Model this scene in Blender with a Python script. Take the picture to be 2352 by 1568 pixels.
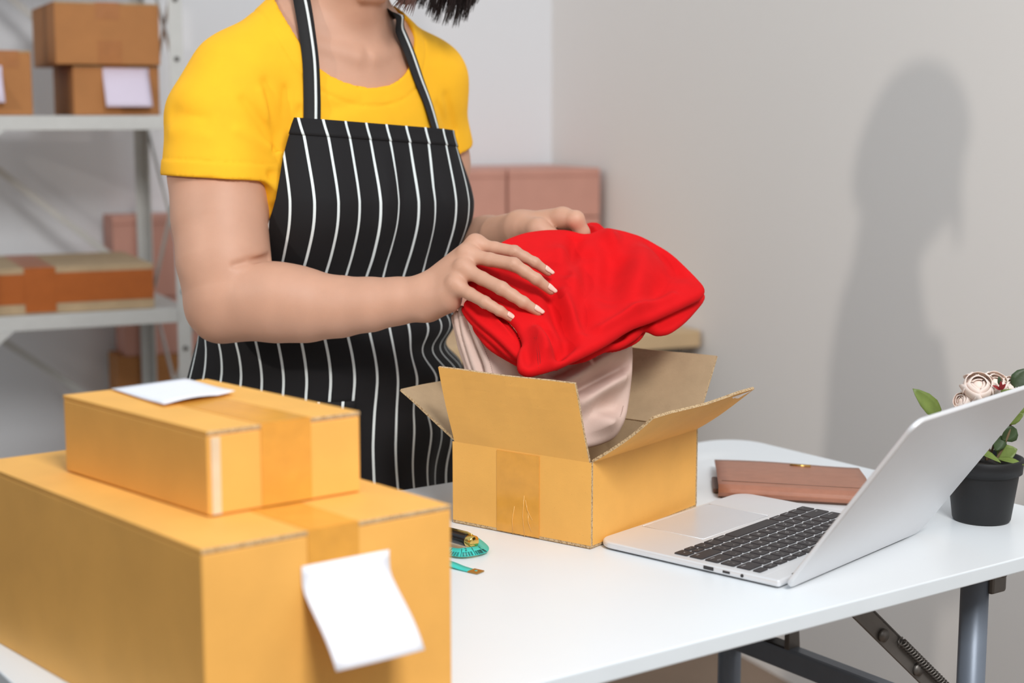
import bpy, bmesh, math, random
import numpy as np
from mathutils import Vector, Matrix
random.seed(4); np.random.seed(4)
scene = bpy.context.scene
for o in list(bpy.data.objects): bpy.data.objects.remove(o)

# ---------------------------------------------------------------- camera, world, lights
F_PX, HZ, CAMZ = 3600.0, 260.0, 1.245
PITCH = math.atan((784 - HZ) / F_PX)
cam = bpy.data.cameras.new('camera'); cam.sensor_width = 36; cam.lens = 36 * F_PX / 2352
cam_o = bpy.data.objects.new('camera', cam); scene.collection.objects.link(cam_o)
cam_o.location = (0, 0, CAMZ); cam_o.rotation_euler = (math.pi / 2 - PITCH, 0, 0)
cam.dof.use_dof = True; cam.dof.focus_distance = 1.84; cam.dof.aperture_fstop = 3.6
cam.clip_start = 0.05
scene.camera = cam_o
world = bpy.data.worlds.new('World'); scene.world = world; world.use_nodes = True
bg = world.node_tree.nodes['Background']
bg.inputs[0].default_value = (0.77, 0.90, 1.0, 1); bg.inputs[1].default_value = 0.74

def aim(o, target):
    d = Vector(target) - o.location
    o.rotation_euler = d.to_track_quat('-Z', 'Y').to_euler()
def area_light(name, loc, target, size, power, col=(1, 1, 1)):
    l = bpy.data.lights.new(name, 'AREA'); l.shape = 'SQUARE'; l.size = size; l.energy = power; l.color = col
    o = bpy.data.objects.new(name, l); scene.collection.objects.link(o); o.location = loc; aim(o, target); return o
area_light('softbox_light', (0.72, -0.30, 2.68), (0.06, 1.78, 0.90), 0.8, 64, (1.0, 0.985, 0.97))
sp = bpy.data.lights.new('spot_light', 'SPOT'); sp.energy = 142; sp.color = (1.0, 0.92, 0.84); sp.shadow_soft_size = 0.06
sp.spot_size = math.radians(40); sp.spot_blend = 0.75
sp_o = bpy.data.objects.new('spot_light', sp); scene.collection.objects.link(sp_o)
sp_o.location = (-2.69, -0.055, 2.373); aim(sp_o, (0.43, 3.60, 1.10))
vs = scene.view_settings
vs.view_transform = 'Standard'; vs.look = 'None'; vs.exposure = 0.0; vs.gamma = 1.0; vs.use_curve_mapping = False

# ---------------------------------------------------------------- pixel helpers (directions only)
def ray(x, y):
    d = ((x - 1176) / F_PX, 1.0, -(y - 784) / F_PX); c, s = math.cos(PITCH), math.sin(PITCH)
    return np.array([d[0], d[1] * c + d[2] * s, -d[1] * s + d[2] * c])
CAM = np.array([0, 0, CAMZ])
def on_z(x, y, z):
    r = ray(x, y); return CAM + r * ((z - CAMZ) / r[2])
def on_Y(x, y, Y):
    r = ray(x, y); return CAM + r * (Y / r[1])
def on_plane(x, y, p, n):
    r = ray(x, y); return CAM + r * (np.dot(np.asarray(p, float) - CAM, n) / np.dot(r, n))
def V(*a): return np.array(a, float)
def dirv(deg): return V(math.cos(math.radians(deg)), math.sin(math.radians(deg)), 0)
UP = V(0, 0, 1)
def nrm(v): v = np.asarray(v, float); return v / np.linalg.norm(v)

# ---------------------------------------------------------------- materials
def lin(c):
    return tuple(((v / 255) / 12.92 if v / 255 <= 0.04045 else ((v / 255 + 0.055) / 1.055) ** 2.4) for v in c) + (1,)
MATS = {}
def mat(name, rgb, rough=0.6, var=0.06, scale=30, bump=0.0, bscale=200, metal=0.0, spec=0.5, sss=0.0, sheen=0.0, coat=0.0):
    m = bpy.data.materials.new(name); m.use_nodes = True
    nt = m.node_tree; b = nt.nodes['Principled BSDF']
    b.inputs['Roughness'].default_value = rough; b.inputs['Metallic'].default_value = metal
    b.inputs['Specular IOR Level'].default_value = spec
    if sss: b.inputs['Subsurface Weight'].default_value = sss; b.inputs['Subsurface Radius'].default_value = (0.012, 0.005, 0.003); b.inputs['Subsurface Scale'].default_value = 0.6
    if sheen: b.inputs['Sheen Weight'].default_value = sheen
    if coat: b.inputs['Coat Weight'].default_value = coat; b.inputs['Coat Roughness'].default_value = 0.15
    tc = nt.nodes.new('ShaderNodeTexCoord')
    n = nt.nodes.new('ShaderNodeTexNoise'); n.inputs['Scale'].default_value = scale; n.inputs['Detail'].default_value = 5
    nt.links.new(tc.outputs['Object'], n.inputs['Vector'])
    r = nt.nodes.new('ShaderNodeValToRGB'); c = lin(rgb)
    r.color_ramp.elements[0].position = 0.3; r.color_ramp.elements[1].position = 0.7
    r.color_ramp.elements[0].color = tuple(v * (1 - var) for v in c[:3]) + (1,)
    r.color_ramp.elements[1].color = tuple(min(1, v * (1 + var)) for v in c[:3]) + (1,)
    nt.links.new(n.outputs['Fac'], r.inputs['Fac']); nt.links.new(r.outputs['Color'], b.inputs['Base Color'])
    if bump:
        n2 = nt.nodes.new('ShaderNodeTexNoise'); n2.inputs['Scale'].default_value = bscale; n2.inputs['Detail'].default_value = 4
        nt.links.new(tc.outputs['Object'], n2.inputs['Vector'])
        bp = nt.nodes.new('ShaderNodeBump'); bp.inputs['Strength'].default_value = bump; bp.inputs['Distance'].default_value = 0.001
        nt.links.new(n2.outputs['Fac'], bp.inputs['Height']); nt.links.new(bp.outputs['Normal'], b.inputs['Normal'])
    MATS[name] = m; return m
def bsdf(m): return m.node_tree.nodes['Principled BSDF']

def flecks(m, rgb, scale=400, amount=0.02):
    """small dark fibres in the board"""
    nt = m.node_tree; b = bsdf(m); src = b.inputs['Base Color'].links[0].from_socket
    tc = nt.nodes.new('ShaderNodeTexCoord'); v = nt.nodes.new('ShaderNodeTexVoronoi'); v.inputs['Scale'].default_value = scale
    nt.links.new(tc.outputs['Object'], v.inputs['Vector'])
    lt = nt.nodes.new('ShaderNodeMath'); lt.operation = 'LESS_THAN'; lt.inputs[1].default_value = amount
    nt.links.new(v.outputs['Distance'], lt.inputs[0])
    mx = nt.nodes.new('ShaderNodeMix'); mx.data_type = 'RGBA'; mx.inputs[7].default_value = lin(rgb)
    nt.links.new(lt.outputs[0], mx.inputs[0]); nt.links.new(src, mx.inputs[6]); nt.links.new(mx.outputs[2], b.inputs['Base Color'])

M_YEL = mat('carton_yellow', (240, 178, 88), 0.62, 0.05, 18, 0.15, 500); flecks(M_YEL, (196, 140, 66), 160, 0.05)
M_KRAFT = mat('carton_kraft_inside', (186, 160, 126), 0.8, 0.07, 40, 0.2, 400); flecks(M_KRAFT, (140, 115, 84), 220, 0.06)
M_BROWN = mat('carton_brown', (182, 122, 68), 0.7, 0.06, 18, 0.15, 400)
M_PINK = mat('carton_pink', (206, 152, 136), 0.7, 0.04, 14, 0.1, 400)
M_PINK_DARK = mat('carton_pink_seam', (170, 116, 102), 0.7, 0.04, 14)
M_TAPE = mat('packing_tape', (226, 160, 66), 0.22, 0.06, 60, 0.35, 60)
M_TAPE_BR = mat('packing_tape_brown', (176, 112, 58), 0.3, 0.06, 60, 0.3, 60)
M_TAPE_OR = mat('packing_tape_orange', (178, 96, 40), 0.35, 0.05, 40, 0.2, 60)
M_TAPEW = mat('packing_tape_crease', (240, 190, 110), 0.15, 0.05, 60)
M_CLEAR = mat('packing_tape_torn', (232, 208, 176), 0.2, 0.05, 60, 0.5, 90)
M_PAPER = mat('paper_label', (240, 240, 246), 0.7, 0.01, 30)
M_PAPER_L = mat('paper_label_lilac', (226, 214, 232), 0.7, 0.01, 30)
M_WHITE = mat('table_white_laminate', (236, 240, 243), 0.32, 0.012, 6, 0.02, 40)
M_EDGE = mat('table_edge_band', (224, 231, 236), 0.4, 0.015, 20)
M_LEG = mat('powder_coated_steel', (118, 128, 142), 0.42, 0.03, 40, 0.05, 300, 0.25)
M_DARKM = mat('bracket_steel', (108, 104, 100), 0.45, 0.05, 60, 0.05, 300, 0.6)
M_BLACK = mat('black_plastic', (20, 20, 22), 0.55, 0.05, 40, 0.08, 500)
M_ALU = mat('laptop_silver', (228, 228, 230), 0.38, 0.01, 20, 0.0, 1, 0.25)
M_ALU2 = mat('laptop_trackpad', (216, 218, 223), 0.3, 0.01, 20, 0.0, 1, 0.2)
M_KEY = mat('laptop_key', (52, 48, 50), 0.55, 0.05, 100)
M_LEGEND = mat('laptop_key_legend', (214, 210, 208), 0.6, 0.0, 10)
M_LEATH = mat('tan_leather', (172, 116, 92), 0.42, 0.07, 60, 0.25, 900)
M_LEATHD = mat('tan_leather_dark', (110, 80, 66), 0.5, 0.07, 60, 0.25, 900)  # darker leather for the wallet body, strap end and stitching
M_BRASS = mat('brass', (190, 148, 84), 0.25, 0.05, 80, 0.05, 300, 0.9)
M_GOLD = mat('polished_gold', (232, 196, 110), 0.14, 0.02, 80, 0.0, 1, 1.0)
M_PEN = mat('pen_black_lacquer', (30, 24, 22), 0.2, 0.02, 40)
M_TEAL = mat('tape_measure_teal', (64, 206, 194), 0.42, 0.03, 60)
M_INK = mat('printed_ink', (28, 34, 40), 0.6, 0.0, 20)
M_WALLR = mat('wall_paint_warm', (234, 230, 226), 0.85, 0.012, 1.2, 0.06, 90)
M_WALLB = mat('wall_paint_cool', (238, 239, 242), 0.85, 0.012, 1.2, 0.06, 90)
M_FLOOR = mat('floor_brown', (138, 116, 98), 0.6, 0.12, 6, 0.1, 60)
M_SHELF = mat('shelf_white_steel', (206, 206, 203), 0.5, 0.03, 30, 0.05, 200)
M_WOOD = mat('bench_pale_wood', (206, 176, 136), 0.55, 0.08, 9, 0.1, 120)
M_SOIL = mat('dark_soil', (34, 29, 26), 0.95, 0.3, 120, 0.8, 200)
M_LEAF = mat('leaf_green', (112, 130, 60), 0.5, 0.22, 60, 0.2, 200, sss=0.0)
M_LEAF2 = mat('leaf_dark_green', (52, 70, 38), 0.5, 0.25, 60, 0.2, 200)
M_STEM = mat('stem_brown_green', (112, 92, 66), 0.6, 0.2, 60)
M_PETAL = mat('petal_blush', (246, 224, 212), 0.6, 0.03, 60, sss=0.2)
M_REDLEAF = mat('red_leaflet', (150, 44, 46), 0.5, 0.15, 60)

def add_wave_edge():
    m = bpy.data.materials.new('corrugated_edge'); m.use_nodes = True; nt = m.node_tree; b = bsdf(m)
    tc = nt.nodes.new('ShaderNodeTexCoord'); n = nt.nodes.new('ShaderNodeTexNoise'); n.inputs['Scale'].default_value = 500
    nt.links.new(tc.outputs['Object'], n.inputs['Vector']); r = nt.nodes.new('ShaderNodeValToRGB')
    r.color_ramp.elements[0].position = 0.35; r.color_ramp.elements[0].color = lin((150, 116, 80))
    r.color_ramp.elements[1].position = 0.56; r.color_ramp.elements[1].color = lin((206, 178, 138))
    nt.links.new(n.outputs['Fac'], r.inputs['Fac']); nt.links.new(r.outputs['Color'], b.inputs['Base Color']); b.inputs['Roughness'].default_value = 0.9
    return m
M_CORR = add_wave_edge()

# ---------------------------------------------------------------- object helpers
COL = scene.collection
def tag(o, label=None, cat=None, group=None, kind=None):
    if label: o['label'] = label
    if cat: o['category'] = cat
    if group: o['group'] = group
    if kind: o['kind'] = kind
    return o
def thing(name, loc, label, cat, group=None):
    o = bpy.data.objects.new(name, None); COL.objects.link(o); o.location = tuple(loc); o.empty_display_size = 0.05
    return tag(o, label, cat, group)
ORG = {}
def origin_of(o):
    while o.parent: o = o.parent
    return np.array(o.location)
def mesh_obj(name, verts, faces, m, parent=None, smooth=False, org=None):
    """one mesh object; verts in world coordinates"""
    verts = np.asarray(verts, float)
    if parent is not None: org = origin_of(parent)
    elif org is None: org = np.array([verts[:, 0].mean(), verts[:, 1].mean(), verts[:, 2].min()])
    me = bpy.data.meshes.new(name); me.from_pydata((verts - org).tolist(), [], [list(map(int, f)) for f in faces])
    if smooth: me.polygons.foreach_set('use_smooth', [True] * len(me.polygons))
    for mm in (m if isinstance(m, (list, tuple)) else [m]): me.materials.append(mm)
    o = bpy.data.objects.new(name, me); COL.objects.link(o)
    if parent is not None: o.parent = parent
    else: o.location = tuple(org)
    return o
def fix_normals(o):
    bm = bmesh.new(); bm.from_mesh(o.data); bmesh.ops.recalc_face_normals(bm, faces=bm.faces); bm.to_mesh(o.data); bm.free(); return o
def bevel(o, w, seg=2, angle=30):
    md = o.modifiers.new('Bevel', 'BEVEL'); md.width = w; md.segments = seg; md.limit_method = 'ANGLE'; md.angle_limit = math.radians(angle)
    return o
BOXF = [(0, 3, 2, 1), (4, 5, 6, 7), (0, 1, 5, 4), (1, 2, 6, 5), (2, 3, 7, 6), (3, 0, 4, 7)]
def hexa(p, a, b, c):
    p, a, b, c = (np.asarray(q, float) for q in (p, a, b, c))
    return [p, p + a, p + a + b, p + b, p + c, p + a + c, p + a + b + c, p + b + c]
def box(name, p, a, b, c, m, parent=None, bev=0.0, seg=2):
    o = mesh_obj(name, hexa(p, a, b, c), BOXF, m, parent); fix_normals(o)
    if bev: bevel(o, bev, seg)
    return o
def slab(name, quad, th, mats, parent, n=None, bev=0.0):
    """quad: 4 world points; thickness th along -normal; materials [face, back, edge]"""
    q = [np.asarray(v, float) for v in quad]
    if n is None: n = nrm(np.cross(q[1] - q[0], q[3] - q[0]))
    vs_ = q + [v - n * th for v in q]
    fs = [(0, 1, 2, 3), (7, 6, 5, 4), (0, 4, 5, 1), (1, 5, 6, 2), (2, 6, 7, 3), (3, 7, 4, 0)]
    o = mesh_obj(name, vs_, fs, mats, parent)
    if len(mats) > 1:
        for i, p in enumerate(o.data.polygons): p.material_index = 0 if i == 0 else (1 if i == 1 else min(2, len(mats) - 1))
    if bev: bevel(o, bev, 2)
    return o
def tube(name, pts, r, m, parent=None, seg=10, caps=True, closed=False, flat=None):
    """tube along world points, r scalar or list"""
    pts = [np.asarray(p, float) for p in pts]; k = len(pts); rs = [r] * k if np.isscalar(r) else r
    vs_, fs = [], []; ref = None
    for i, p in enumerate(pts):
        t = nrm(pts[min(i + 1, k - 1)] - pts[max(i - 1, 0)])
        if ref is None: ref = nrm(np.cross(t, UP if abs(t[2]) < 0.95 else V(1, 0, 0)))
        a = nrm(ref - t * np.dot(ref, t)); ref = a; b = np.cross(t, a)
        for j in range(seg):
            w = 2 * math.pi * j / seg; vs_.append(p + rs[i] * (a * math.cos(w) + b * math.sin(w)))
    for i in range(k - 1):
        for j in range(seg):
            j2 = (j + 1) % seg; fs.append((i * seg + j, i * seg + j2, (i + 1) * seg + j2, (i + 1) * seg + j))
    if caps: fs.append(tuple(range(seg))[::-1]); fs.append(tuple((k - 1) * seg + j for j in range(seg)))
    o = mesh_obj(name, vs_, fs, m, parent, True); fix_normals(o)
    return o
def lathe(name, prof, c, m, parent=None, seg=40):
    vs_, fs = [], []
    for r, z in prof:
        for j in range(seg):
            w = 2 * math.pi * j / seg; vs_.append((c[0] + r * math.cos(w), c[1] + r * math.sin(w), c[2] + z))
    for i in range(len(prof) - 1):
        for j in range(seg):
            j2 = (j + 1) % seg; fs.append((i * seg + j, i * seg + j2, (i + 1) * seg + j2, (i + 1) * seg + j))
    fs.append(tuple(range(seg))[::-1]); fs.append(tuple((len(prof) - 1) * seg + j for j in range(seg)))
    o = mesh_obj(name, vs_, fs, m, parent, True); fix_normals(o)
    return o
def prism(name, poly, vec, m, parent=None, bev=0.0, seg=2):
    n = len(poly); poly = [np.asarray(p, float) for p in poly]; vec = np.asarray(vec, float)
    vs_ = poly + [p + vec for p in poly]
    fs = [tuple(range(n))[::-1], tuple(range(n, 2 * n))] + [(i, (i + 1) % n, n + (i + 1) % n, n + i) for i in range(n)]
    o = mesh_obj(name, vs_, fs, m, parent); fix_normals(o)
    if bev: bevel(o, bev, seg)
    return o
def round_poly(pts, r, seg=6):
    """rounded 2D polygon (ccw or cw)"""
    out = []; n = len(pts); rr = [r] * n if np.isscalar(r) else r
    for i in range(n):
        p, a, b = (np.asarray(pts[k % n], float) for k in (i, i - 1, i + 1))
        if rr[i] <= 0: out.append(p); continue
        u, v = (a - p), (b - p); u /= np.linalg.norm(u); v /= np.linalg.norm(v)
        ca = float(np.dot(u, v)); half = math.acos(max(-1, min(1, ca))) / 2; t = rr[i] / math.tan(half)
        s, e = p + u * t, p + v * t; c = p + (u + v) / np.linalg.norm(u + v) * (rr[i] / math.sin(half))
        a0 = math.atan2(*(s - c)[::-1]); a1 = math.atan2(*(e - c)[::-1]); d = (a1 - a0 + math.pi) % (2 * math.pi) - math.pi
        for k in range(seg + 1): w = a0 + d * k / seg; out.append(c + rr[i] * np.array([math.cos(w), math.sin(w)]))
    return out

# ---------------------------------------------------------------- room shell
TH = 25.0
D = dirv(TH); NF = V(math.sin(math.radians(TH)), -math.cos(math.radians(TH)), 0)   # along back wall; towards the room
CORNER = V(0.11, 4.40, 0)
RW, RD = 4.8, 6.5
M_WALLF = mat('shade_wall_grey', (182, 179, 176), 0.85, 0.02, 1.2, 0.06, 90)  # grey of the two added walls, tuned for how much light they bounce
fl = box('floor', CORNER - D * (RW + .1) + NF * (RD + .1) - UP * 0.05, D * (RW + .2), -NF * (RD + .2), UP * 0.05, M_FLOOR); tag(fl, 'brown floor under the tables', None, None, 'structure')
wb = box('wall_back', CORNER - D * RW, D * RW, -NF * 0.1, UP * 2.7, M_WALLB); tag(wb, 'cool white back wall behind the shelf rack', None, None, 'structure')
wr = box('wall_right', CORNER - NF * 0.1, D * 0.1, NF * (RD + .1), UP * 2.7, M_WALLR); tag(wr, 'warm white side wall', None, None, 'structure')
wl = box('shade_wall_left', CORNER - D * (RW + .1) - NF * 0.1, D * 0.1, NF * (RD + .1), UP * 2.7, M_WALLF); tag(wl, 'unseen grey wall added to block light from the left', None, None, 'structure')  # out of view, added to keep world light off the cartons' left faces
wf = box('shade_wall_front', CORNER - D * (RW + .1) + NF * RD, D * (RW + .2), NF * 0.1, UP * 2.7, M_WALLF); tag(wf, 'unseen grey wall facing the shelf rack, added to block low ambient light', None, None, 'structure')  # out of view, added so that ambient light enters only from above

# ---------------------------------------------------------------- folding table
TZ = 0.75
TA, TB = dirv(35.4), dirv(125.4)
NR = V(0.7386, 1.8288, TZ)
def tp(a, b, z): return NR + TA * a + TB * b + UP * (z - TZ)
table = thing('folding_table', (0.1, 1.7, 0), 'white folding table carrying the open carton and the laptop', 'table')
TW, TD, TT = 1.255, 0.678, 0.017
poly = [tp(p[0], p[1], TZ - TT) for p in round_poly([(0, 0), (0, TD), (-TW, TD), (-TW, 0)], 0.06, 8)]
top = prism('tabletop', poly, UP * TT, [M_WHITE, M_EDGE], table, 0.0015, 2)
for p in top.data.polygons: p.material_index = 0 if abs(p.normal.z) > 0.5 else 1
for (la, tag_) in ((-0.172, 'r'), (-TW + 0.172, 'l')):
    sgn = -1 if tag_ == 'r' else 1
    for lb in (0.085, 0.50):
        c = tp(la, lb, 0)
        leg = tube('leg', [c + UP * 0.012, c + UP * (TZ - TT - 0.002)], 0.0165, M_LEG, table, 20)
        tube('foot_cap', [c, c + UP * 0.02], 0.0185, M_BLACK, leg, 16)
        br = box('leg_bracket', tp(la + 0.004, lb - 0.022, TZ - TT - 0.05), TA * 0.028, TB * 0.044, UP * 0.05, M_DARKM, leg, 0.004)
        tube('rivet', [tp(la + 0.02, lb - 0.0225, TZ - TT - 0.022), tp(la + 0.02, lb - 0.026, TZ - TT - 0.022)], 0.008, M_DARKM, leg, 14)
        box('leg_clip', tp(la - 0.023, lb - 0.012, TZ - TT - 0.02), TA * 0.008, TB * 0.02, UP * 0.02, M_BLACK, leg, 0.002)
        # folding brace: channel with spring, running from the leg up to the underside
        p0, p1 = tp(la + sgn * 0.012, lb, 0.545), tp(la + sgn * 0.215, lb, TZ - TT - 0.012)
        d = nrm(p1 - p0); nn = np.cross(d, TB); L = np.linalg.norm(p1 - p0)
        brace = box('brace', p0 - TB * 0.011 - nn * 0.0015, d * L, TB * 0.003, nn * 0.024, M_DARKM, table, 0.001)
        box('brace_web', p0 - TB * 0.011 - nn * 0.0015, d * L, TB * 0.02, nn * 0.003, M_DARKM, brace)
        sp_pts = [p0 + d * (0.06 + 0.115 * k / 150) - TB * 0.016 + 0.0045 * (nn * math.cos(k * 0.9) + TB * math.sin(k * 0.9)) + nn * 0.004 for k in range(151)]
        tube('spring', sp_pts, 0.0011, M_DARKM, brace, 5)
        for t in (0.45, 0.75): tube('rivet', [p0 + d * L * t - TB * 0.0105 + nn * 0.013, p0 + d * L * t - TB * 0.015 + nn * 0.013], 0.0075, M_DARKM, brace, 14)
    ca, cb = tp(la, 0.085, 0.515), tp(la, 0.50, 0.515)
    bar = box('crossbar', ca - TA * 0.012 - UP * 0.016, TA * 0.024, cb - ca, UP * 0.032, M_LEG, table, 0.004)
    # hook clip riding on the crossbar
    hc_ = ca + (cb - ca) * 0.765 + UP * 0.016
    for s in (-1, 1):
        prism('hook_clip', [hc_ + TB * (0.019 * s) + TA * x + UP * z for x, z in ((-0.011, -0.004), (0.011, -0.004), (0.009, 0.02), (0.004, 0.055), (-0.006, 0.055), (-0.011, 0.03))], TB * 0.009 * s, M_DARKM, bar, 0.001)
    box('hook_clip', hc_ - TB * 0.02 - TA * 0.011 - UP * 0.006, TA * 0.022, TB * 0.04, UP * 0.007, M_BLACK, bar, 0.001)
    ta_ = tp(la + sgn * 0.195, 0.085, TZ - TT - 0.03); tb_ = tp(la + sgn * 0.195, 0.50, TZ - TT - 0.03)
    tube('brace_bar', [ta_, tb_], 0.011, M_DARKM, table, 14)

# ---------------------------------------------------------------- cartons
def closed_carton(name, org, ur, ul, lr, ll, h, label, cat, group, m_out, m_tape, tape_w=0.048, flap_axis='R', tape_drop=0.05, tape=True, end_tape=True):
    """closed carton from its near bottom corner: ur/ul unit vectors of the right and left faces"""
    r = thing(name, org + ur * lr / 2 + ul * ll / 2, label, cat, group); th = 0.004; e = 0.0012
    body = box('body', org, ur * lr, ul * ll, UP * (h - th), m_out, r, 0.0015)
    # two long top flaps meeting along the middle of the right-hand face
    for k in (0, 1):
        a0 = ur * (k * (lr / 2 + e / 2)); w = ur * (lr / 2 - e / 2)
        p = org + a0 + UP * (h - th) - ul * 0.0005
        q = hexa(p, w, ul * (ll + 0.001), UP * th)
        f = mesh_obj('flap', q, BOXF, [m_out, M_CORR], r); fix_normals(f)
        for pl in f.data.polygons:
            if abs(pl.normal.z) < 0.5: pl.material_index = 1 if abs(np.dot(np.array(pl.normal), nrm(np.cross(ur, UP)))) > 0.6 else 0
        bevel(f, 0.0008)
    if tape:
        c = org + ur * lr / 2; w = ur * tape_w; t = 0.0006
        box('tape', c - w / 2 + UP * (h - 0.0001), w, ul * ll, UP * t, m_tape, r)
        if end_tape:
            nout = nrm(np.cross(ur, UP)); 
            tp_ = box('tape', c - w / 2 + UP * (h - tape_drop) + nout * 0.0002, w, nout * t, UP * tape_drop, m_tape, r)
            box('tape', c - w / 2 + ul * ll + UP * (h - tape_drop), w, -nout * (t + 0.0004), UP * tape_drop, m_tape, r)
    return r

# big carton in the foreground
BR, BL = dirv(37), dirv(132)
BN = on_z(462, 1262, TZ + 0.17); BN[2] = TZ
big = closed_carton('shipping_carton', BN, BR, BL, 0.229, 0.405, 0.17, 'large yellow carton with a curled white label on its end, under the smaller carton', 'box', None, M_YEL, M_TAPE, 0.047, tape_drop=0.062)
BNO = nrm(np.cross(BR, UP))
def lbl_strip(name, face_o, ur, nout, x0, x1, rows, m, parent, slant=0.0):
    """paper strip: rows = list of (down, out) centre-line points"""
    vs_, fs = [], []; n = len(rows); k = 9
    for i, (dn, out) in enumerate(rows):
        for j in range(k):
            s = j / (k - 1); vs_.append(face_o + ur * (x0 + (x1 - x0) * s) - UP * (dn + slant * s) + nout * (out + 0.0008 + 0.0012 * math.sin(s * 3.1) * (out > 0.004)))
    for i in range(n - 1):
        for j in range(k - 1): fs.append((i * k + j, i * k + j + 1, (i + 1) * k + j + 1, (i + 1) * k + j))
    o = mesh_obj(name, vs_, fs, m, parent, True); md = o.modifiers.new('Solidify', 'SOLIDIFY'); md.thickness = 0.0004
    return o
rows = [(0.028, 0.0), (0.036, 0.0), (0.044, 0.0008), (0.050, 0.004)]
for k in range(1, 9):
    t = 0.068 * k / 8; a = math.radians(44 + 4 * math.sin(k * 0.4)); rows.append((0.050 + t * math.cos(a), 0.004 + t * math.sin(a)))
lb = lbl_strip('label', BN + UP * 0.17, BR, BNO, 0.085, 0.1665, rows, M_PAPER, big); tag(lb, 'blank white paper label peeling away at its lower edge')
# small carton on top
SR, SL = dirv(37), dirv(134.5)
SN = on_z(480, 1186, TZ + 0.171); 
small = closed_carton('shipping_carton', SN, SR, SL, 0.144, 0.232, 0.0705, 'small yellow carton with a white paper lying on top, stacked on the larger carton', 'box', None, M_YEL, M_TAPE, 0.047, tape_drop=0.0695)
SNO = nrm(np.cross(SR, UP))
box('seam_tab', SN + SR * 0.003 + SNO * 0.0001 + UP * 0.001, SR * 0.008, SNO * 0.0012, UP * 0.064, M_CLEAR, small)
q = [on_z(x, y, TZ + 0.171 + 0.0705 + 0.0015) for x, y in ((255, 893), (378, 932), (540, 905), (425, 869))]
vs_, fs = [], []
for i in range(9):
    for j in range(9):
        s, t = i / 8, j / 8
        p = q[0] * (1 - s) * (1 - t) + q[1] * s * (1 - t) + q[2] * s * t + q[3] * (1 - s) * t
        vs_.append(p + UP * (0.0006 + 0.005 * max(0, s - 0.6) ** 1.5 + 0.002 * abs(math.sin(4 * t)) * s))
for i in range(8):
    for j in range(8): fs.append((i * 9 + j, i * 9 + j + 1, (i + 1) * 9 + j + 1, (i + 1) * 9 + j))
pl_ = mesh_obj('paper_sheet', vs_, fs, M_PAPER, small, True); fix_normals(pl_); pl_.modifiers.new('Solidify', 'SOLIDIFY').thickness = 0.0004
tag(pl_, 'blank white paper label on the top of the carton')

# open carton
OR_, OL = dirv(53.5), dirv(143.6)
ON = V(0.0904, 1.7441, TZ); LR, LL, OH, OT = 0.242, 0.202, 0.1015, 0.0035
ocar = thing('open_carton', ON + OR_ * LR / 2 + OL * LL / 2, 'open yellow carton with raised flaps holding folded clothes', 'box')
def P(a, b, z): return ON + OR_ * a + OL * b + UP * z
n_front, n_right = -OR_, -OL    # outward normals of the two visible faces
slab('side_panel', [P(0, LL, 0.004), P(0, 0, 0.004), P(0, 0, OH), P(0, LL, OH)], OT, [M_YEL, M_KRAFT, M_CORR], ocar, n_front)
slab('side_panel', [P(OT, 0, 0.004), P(LR - OT, 0, 0.004), P(LR - OT, 0, OH), P(OT, 0, OH)], OT, [M_YEL, M_KRAFT, M_CORR], ocar, n_right)
slab('side_panel', [P(LR, 0, 0.004), P(LR, LL, 0.004), P(LR, LL, OH), P(LR, 0, OH)], OT, [M_YEL, M_KRAFT, M_CORR], ocar, -n_front)
slab('side_panel', [P(LR - OT, LL, 0.004), P(OT, LL, 0.004), P(OT, LL, OH), P(LR - OT, LL, OH)], OT, [M_YEL, M_KRAFT, M_CORR], ocar, -n_right)
for k in (0, 1):
    a0 = LL / 2 * k
    slab('bottom_flap', [P(0, a0 + 0.0005, 0.0042), P(LR, a0 + 0.0005, 0.0042), P(LR, a0 + LL / 2 - 0.0005, 0.0042), P(0, a0 + LL / 2 - 0.0005, 0.0042)], 0.0032, [M_KRAFT, M_YEL, M_CORR], ocar, UP)
def flap(h0, h1, out, ang, ln, curve=0.0, inset=0.003, lab=None):
    """hinged flap as a gently curved sheet of board; inner side kraft, outer side yellow"""
    e = nrm(h1 - h0); h0 = h0 + e * inset; h1 = h1 - e * inset; L = np.linalg.norm(h1 - h0); nu, nv = 6, 8
    ctr, vv = [], np.zeros(3); a = math.radians(ang)
    for i in range(nv + 1):
        ctr.append((vv.copy(), out * math.cos(a) - UP * math.sin(a))); 
        if i < nv: vv = vv + (out * math.sin(a) + UP * math.cos(a)) * ln / nv; a += math.radians(curve) / nv
    vs_, fs, mi = [], [], []
    for side in (0, 1):
        for i in range(nv + 1):
            for j in range(nu + 1):
                c, nn = ctr[i]; wob = 0.0012 * math.sin(j * 1.3 + i * 0.5) * (i / nv)
                vs_.append(h0 + e * L * j / nu + c + nn * (wob + (0 if side == 0 else -0.0032)))
    K = (nv + 1) * (nu + 1); W = nu + 1
    for i in range(nv):
        for j in range(nu):
            q_ = (i * W + j, i * W + j + 1, (i + 1) * W + j + 1, (i + 1) * W + j)
            fs.append(q_); mi.append(0); fs.append(tuple(v + K for v in q_[::-1])); mi.append(1)
    for i in range(nv):
        for j in (0, nu): fs.append((i * W + j, (i + 1) * W + j, (i + 1) * W + j + K, i * W + j + K)); mi.append(2)
    for j in range(nu):
        for i in (0, nv): fs.append((i * W + j, i * W + j + 1, i * W + j + 1 + K, i * W + j + K)); mi.append(2)
    o = mesh_obj('flap', vs_, fs, [M_YEL, M_KRAFT, M_CORR], ocar)
    for p, m_ in zip(o.data.polygons, mi): p.material_index = m_
    fix_normals(o); return o
flap(P(0, LL, OH), P(0, 0, OH), n_front, 19, 0.10, -2)
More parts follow.
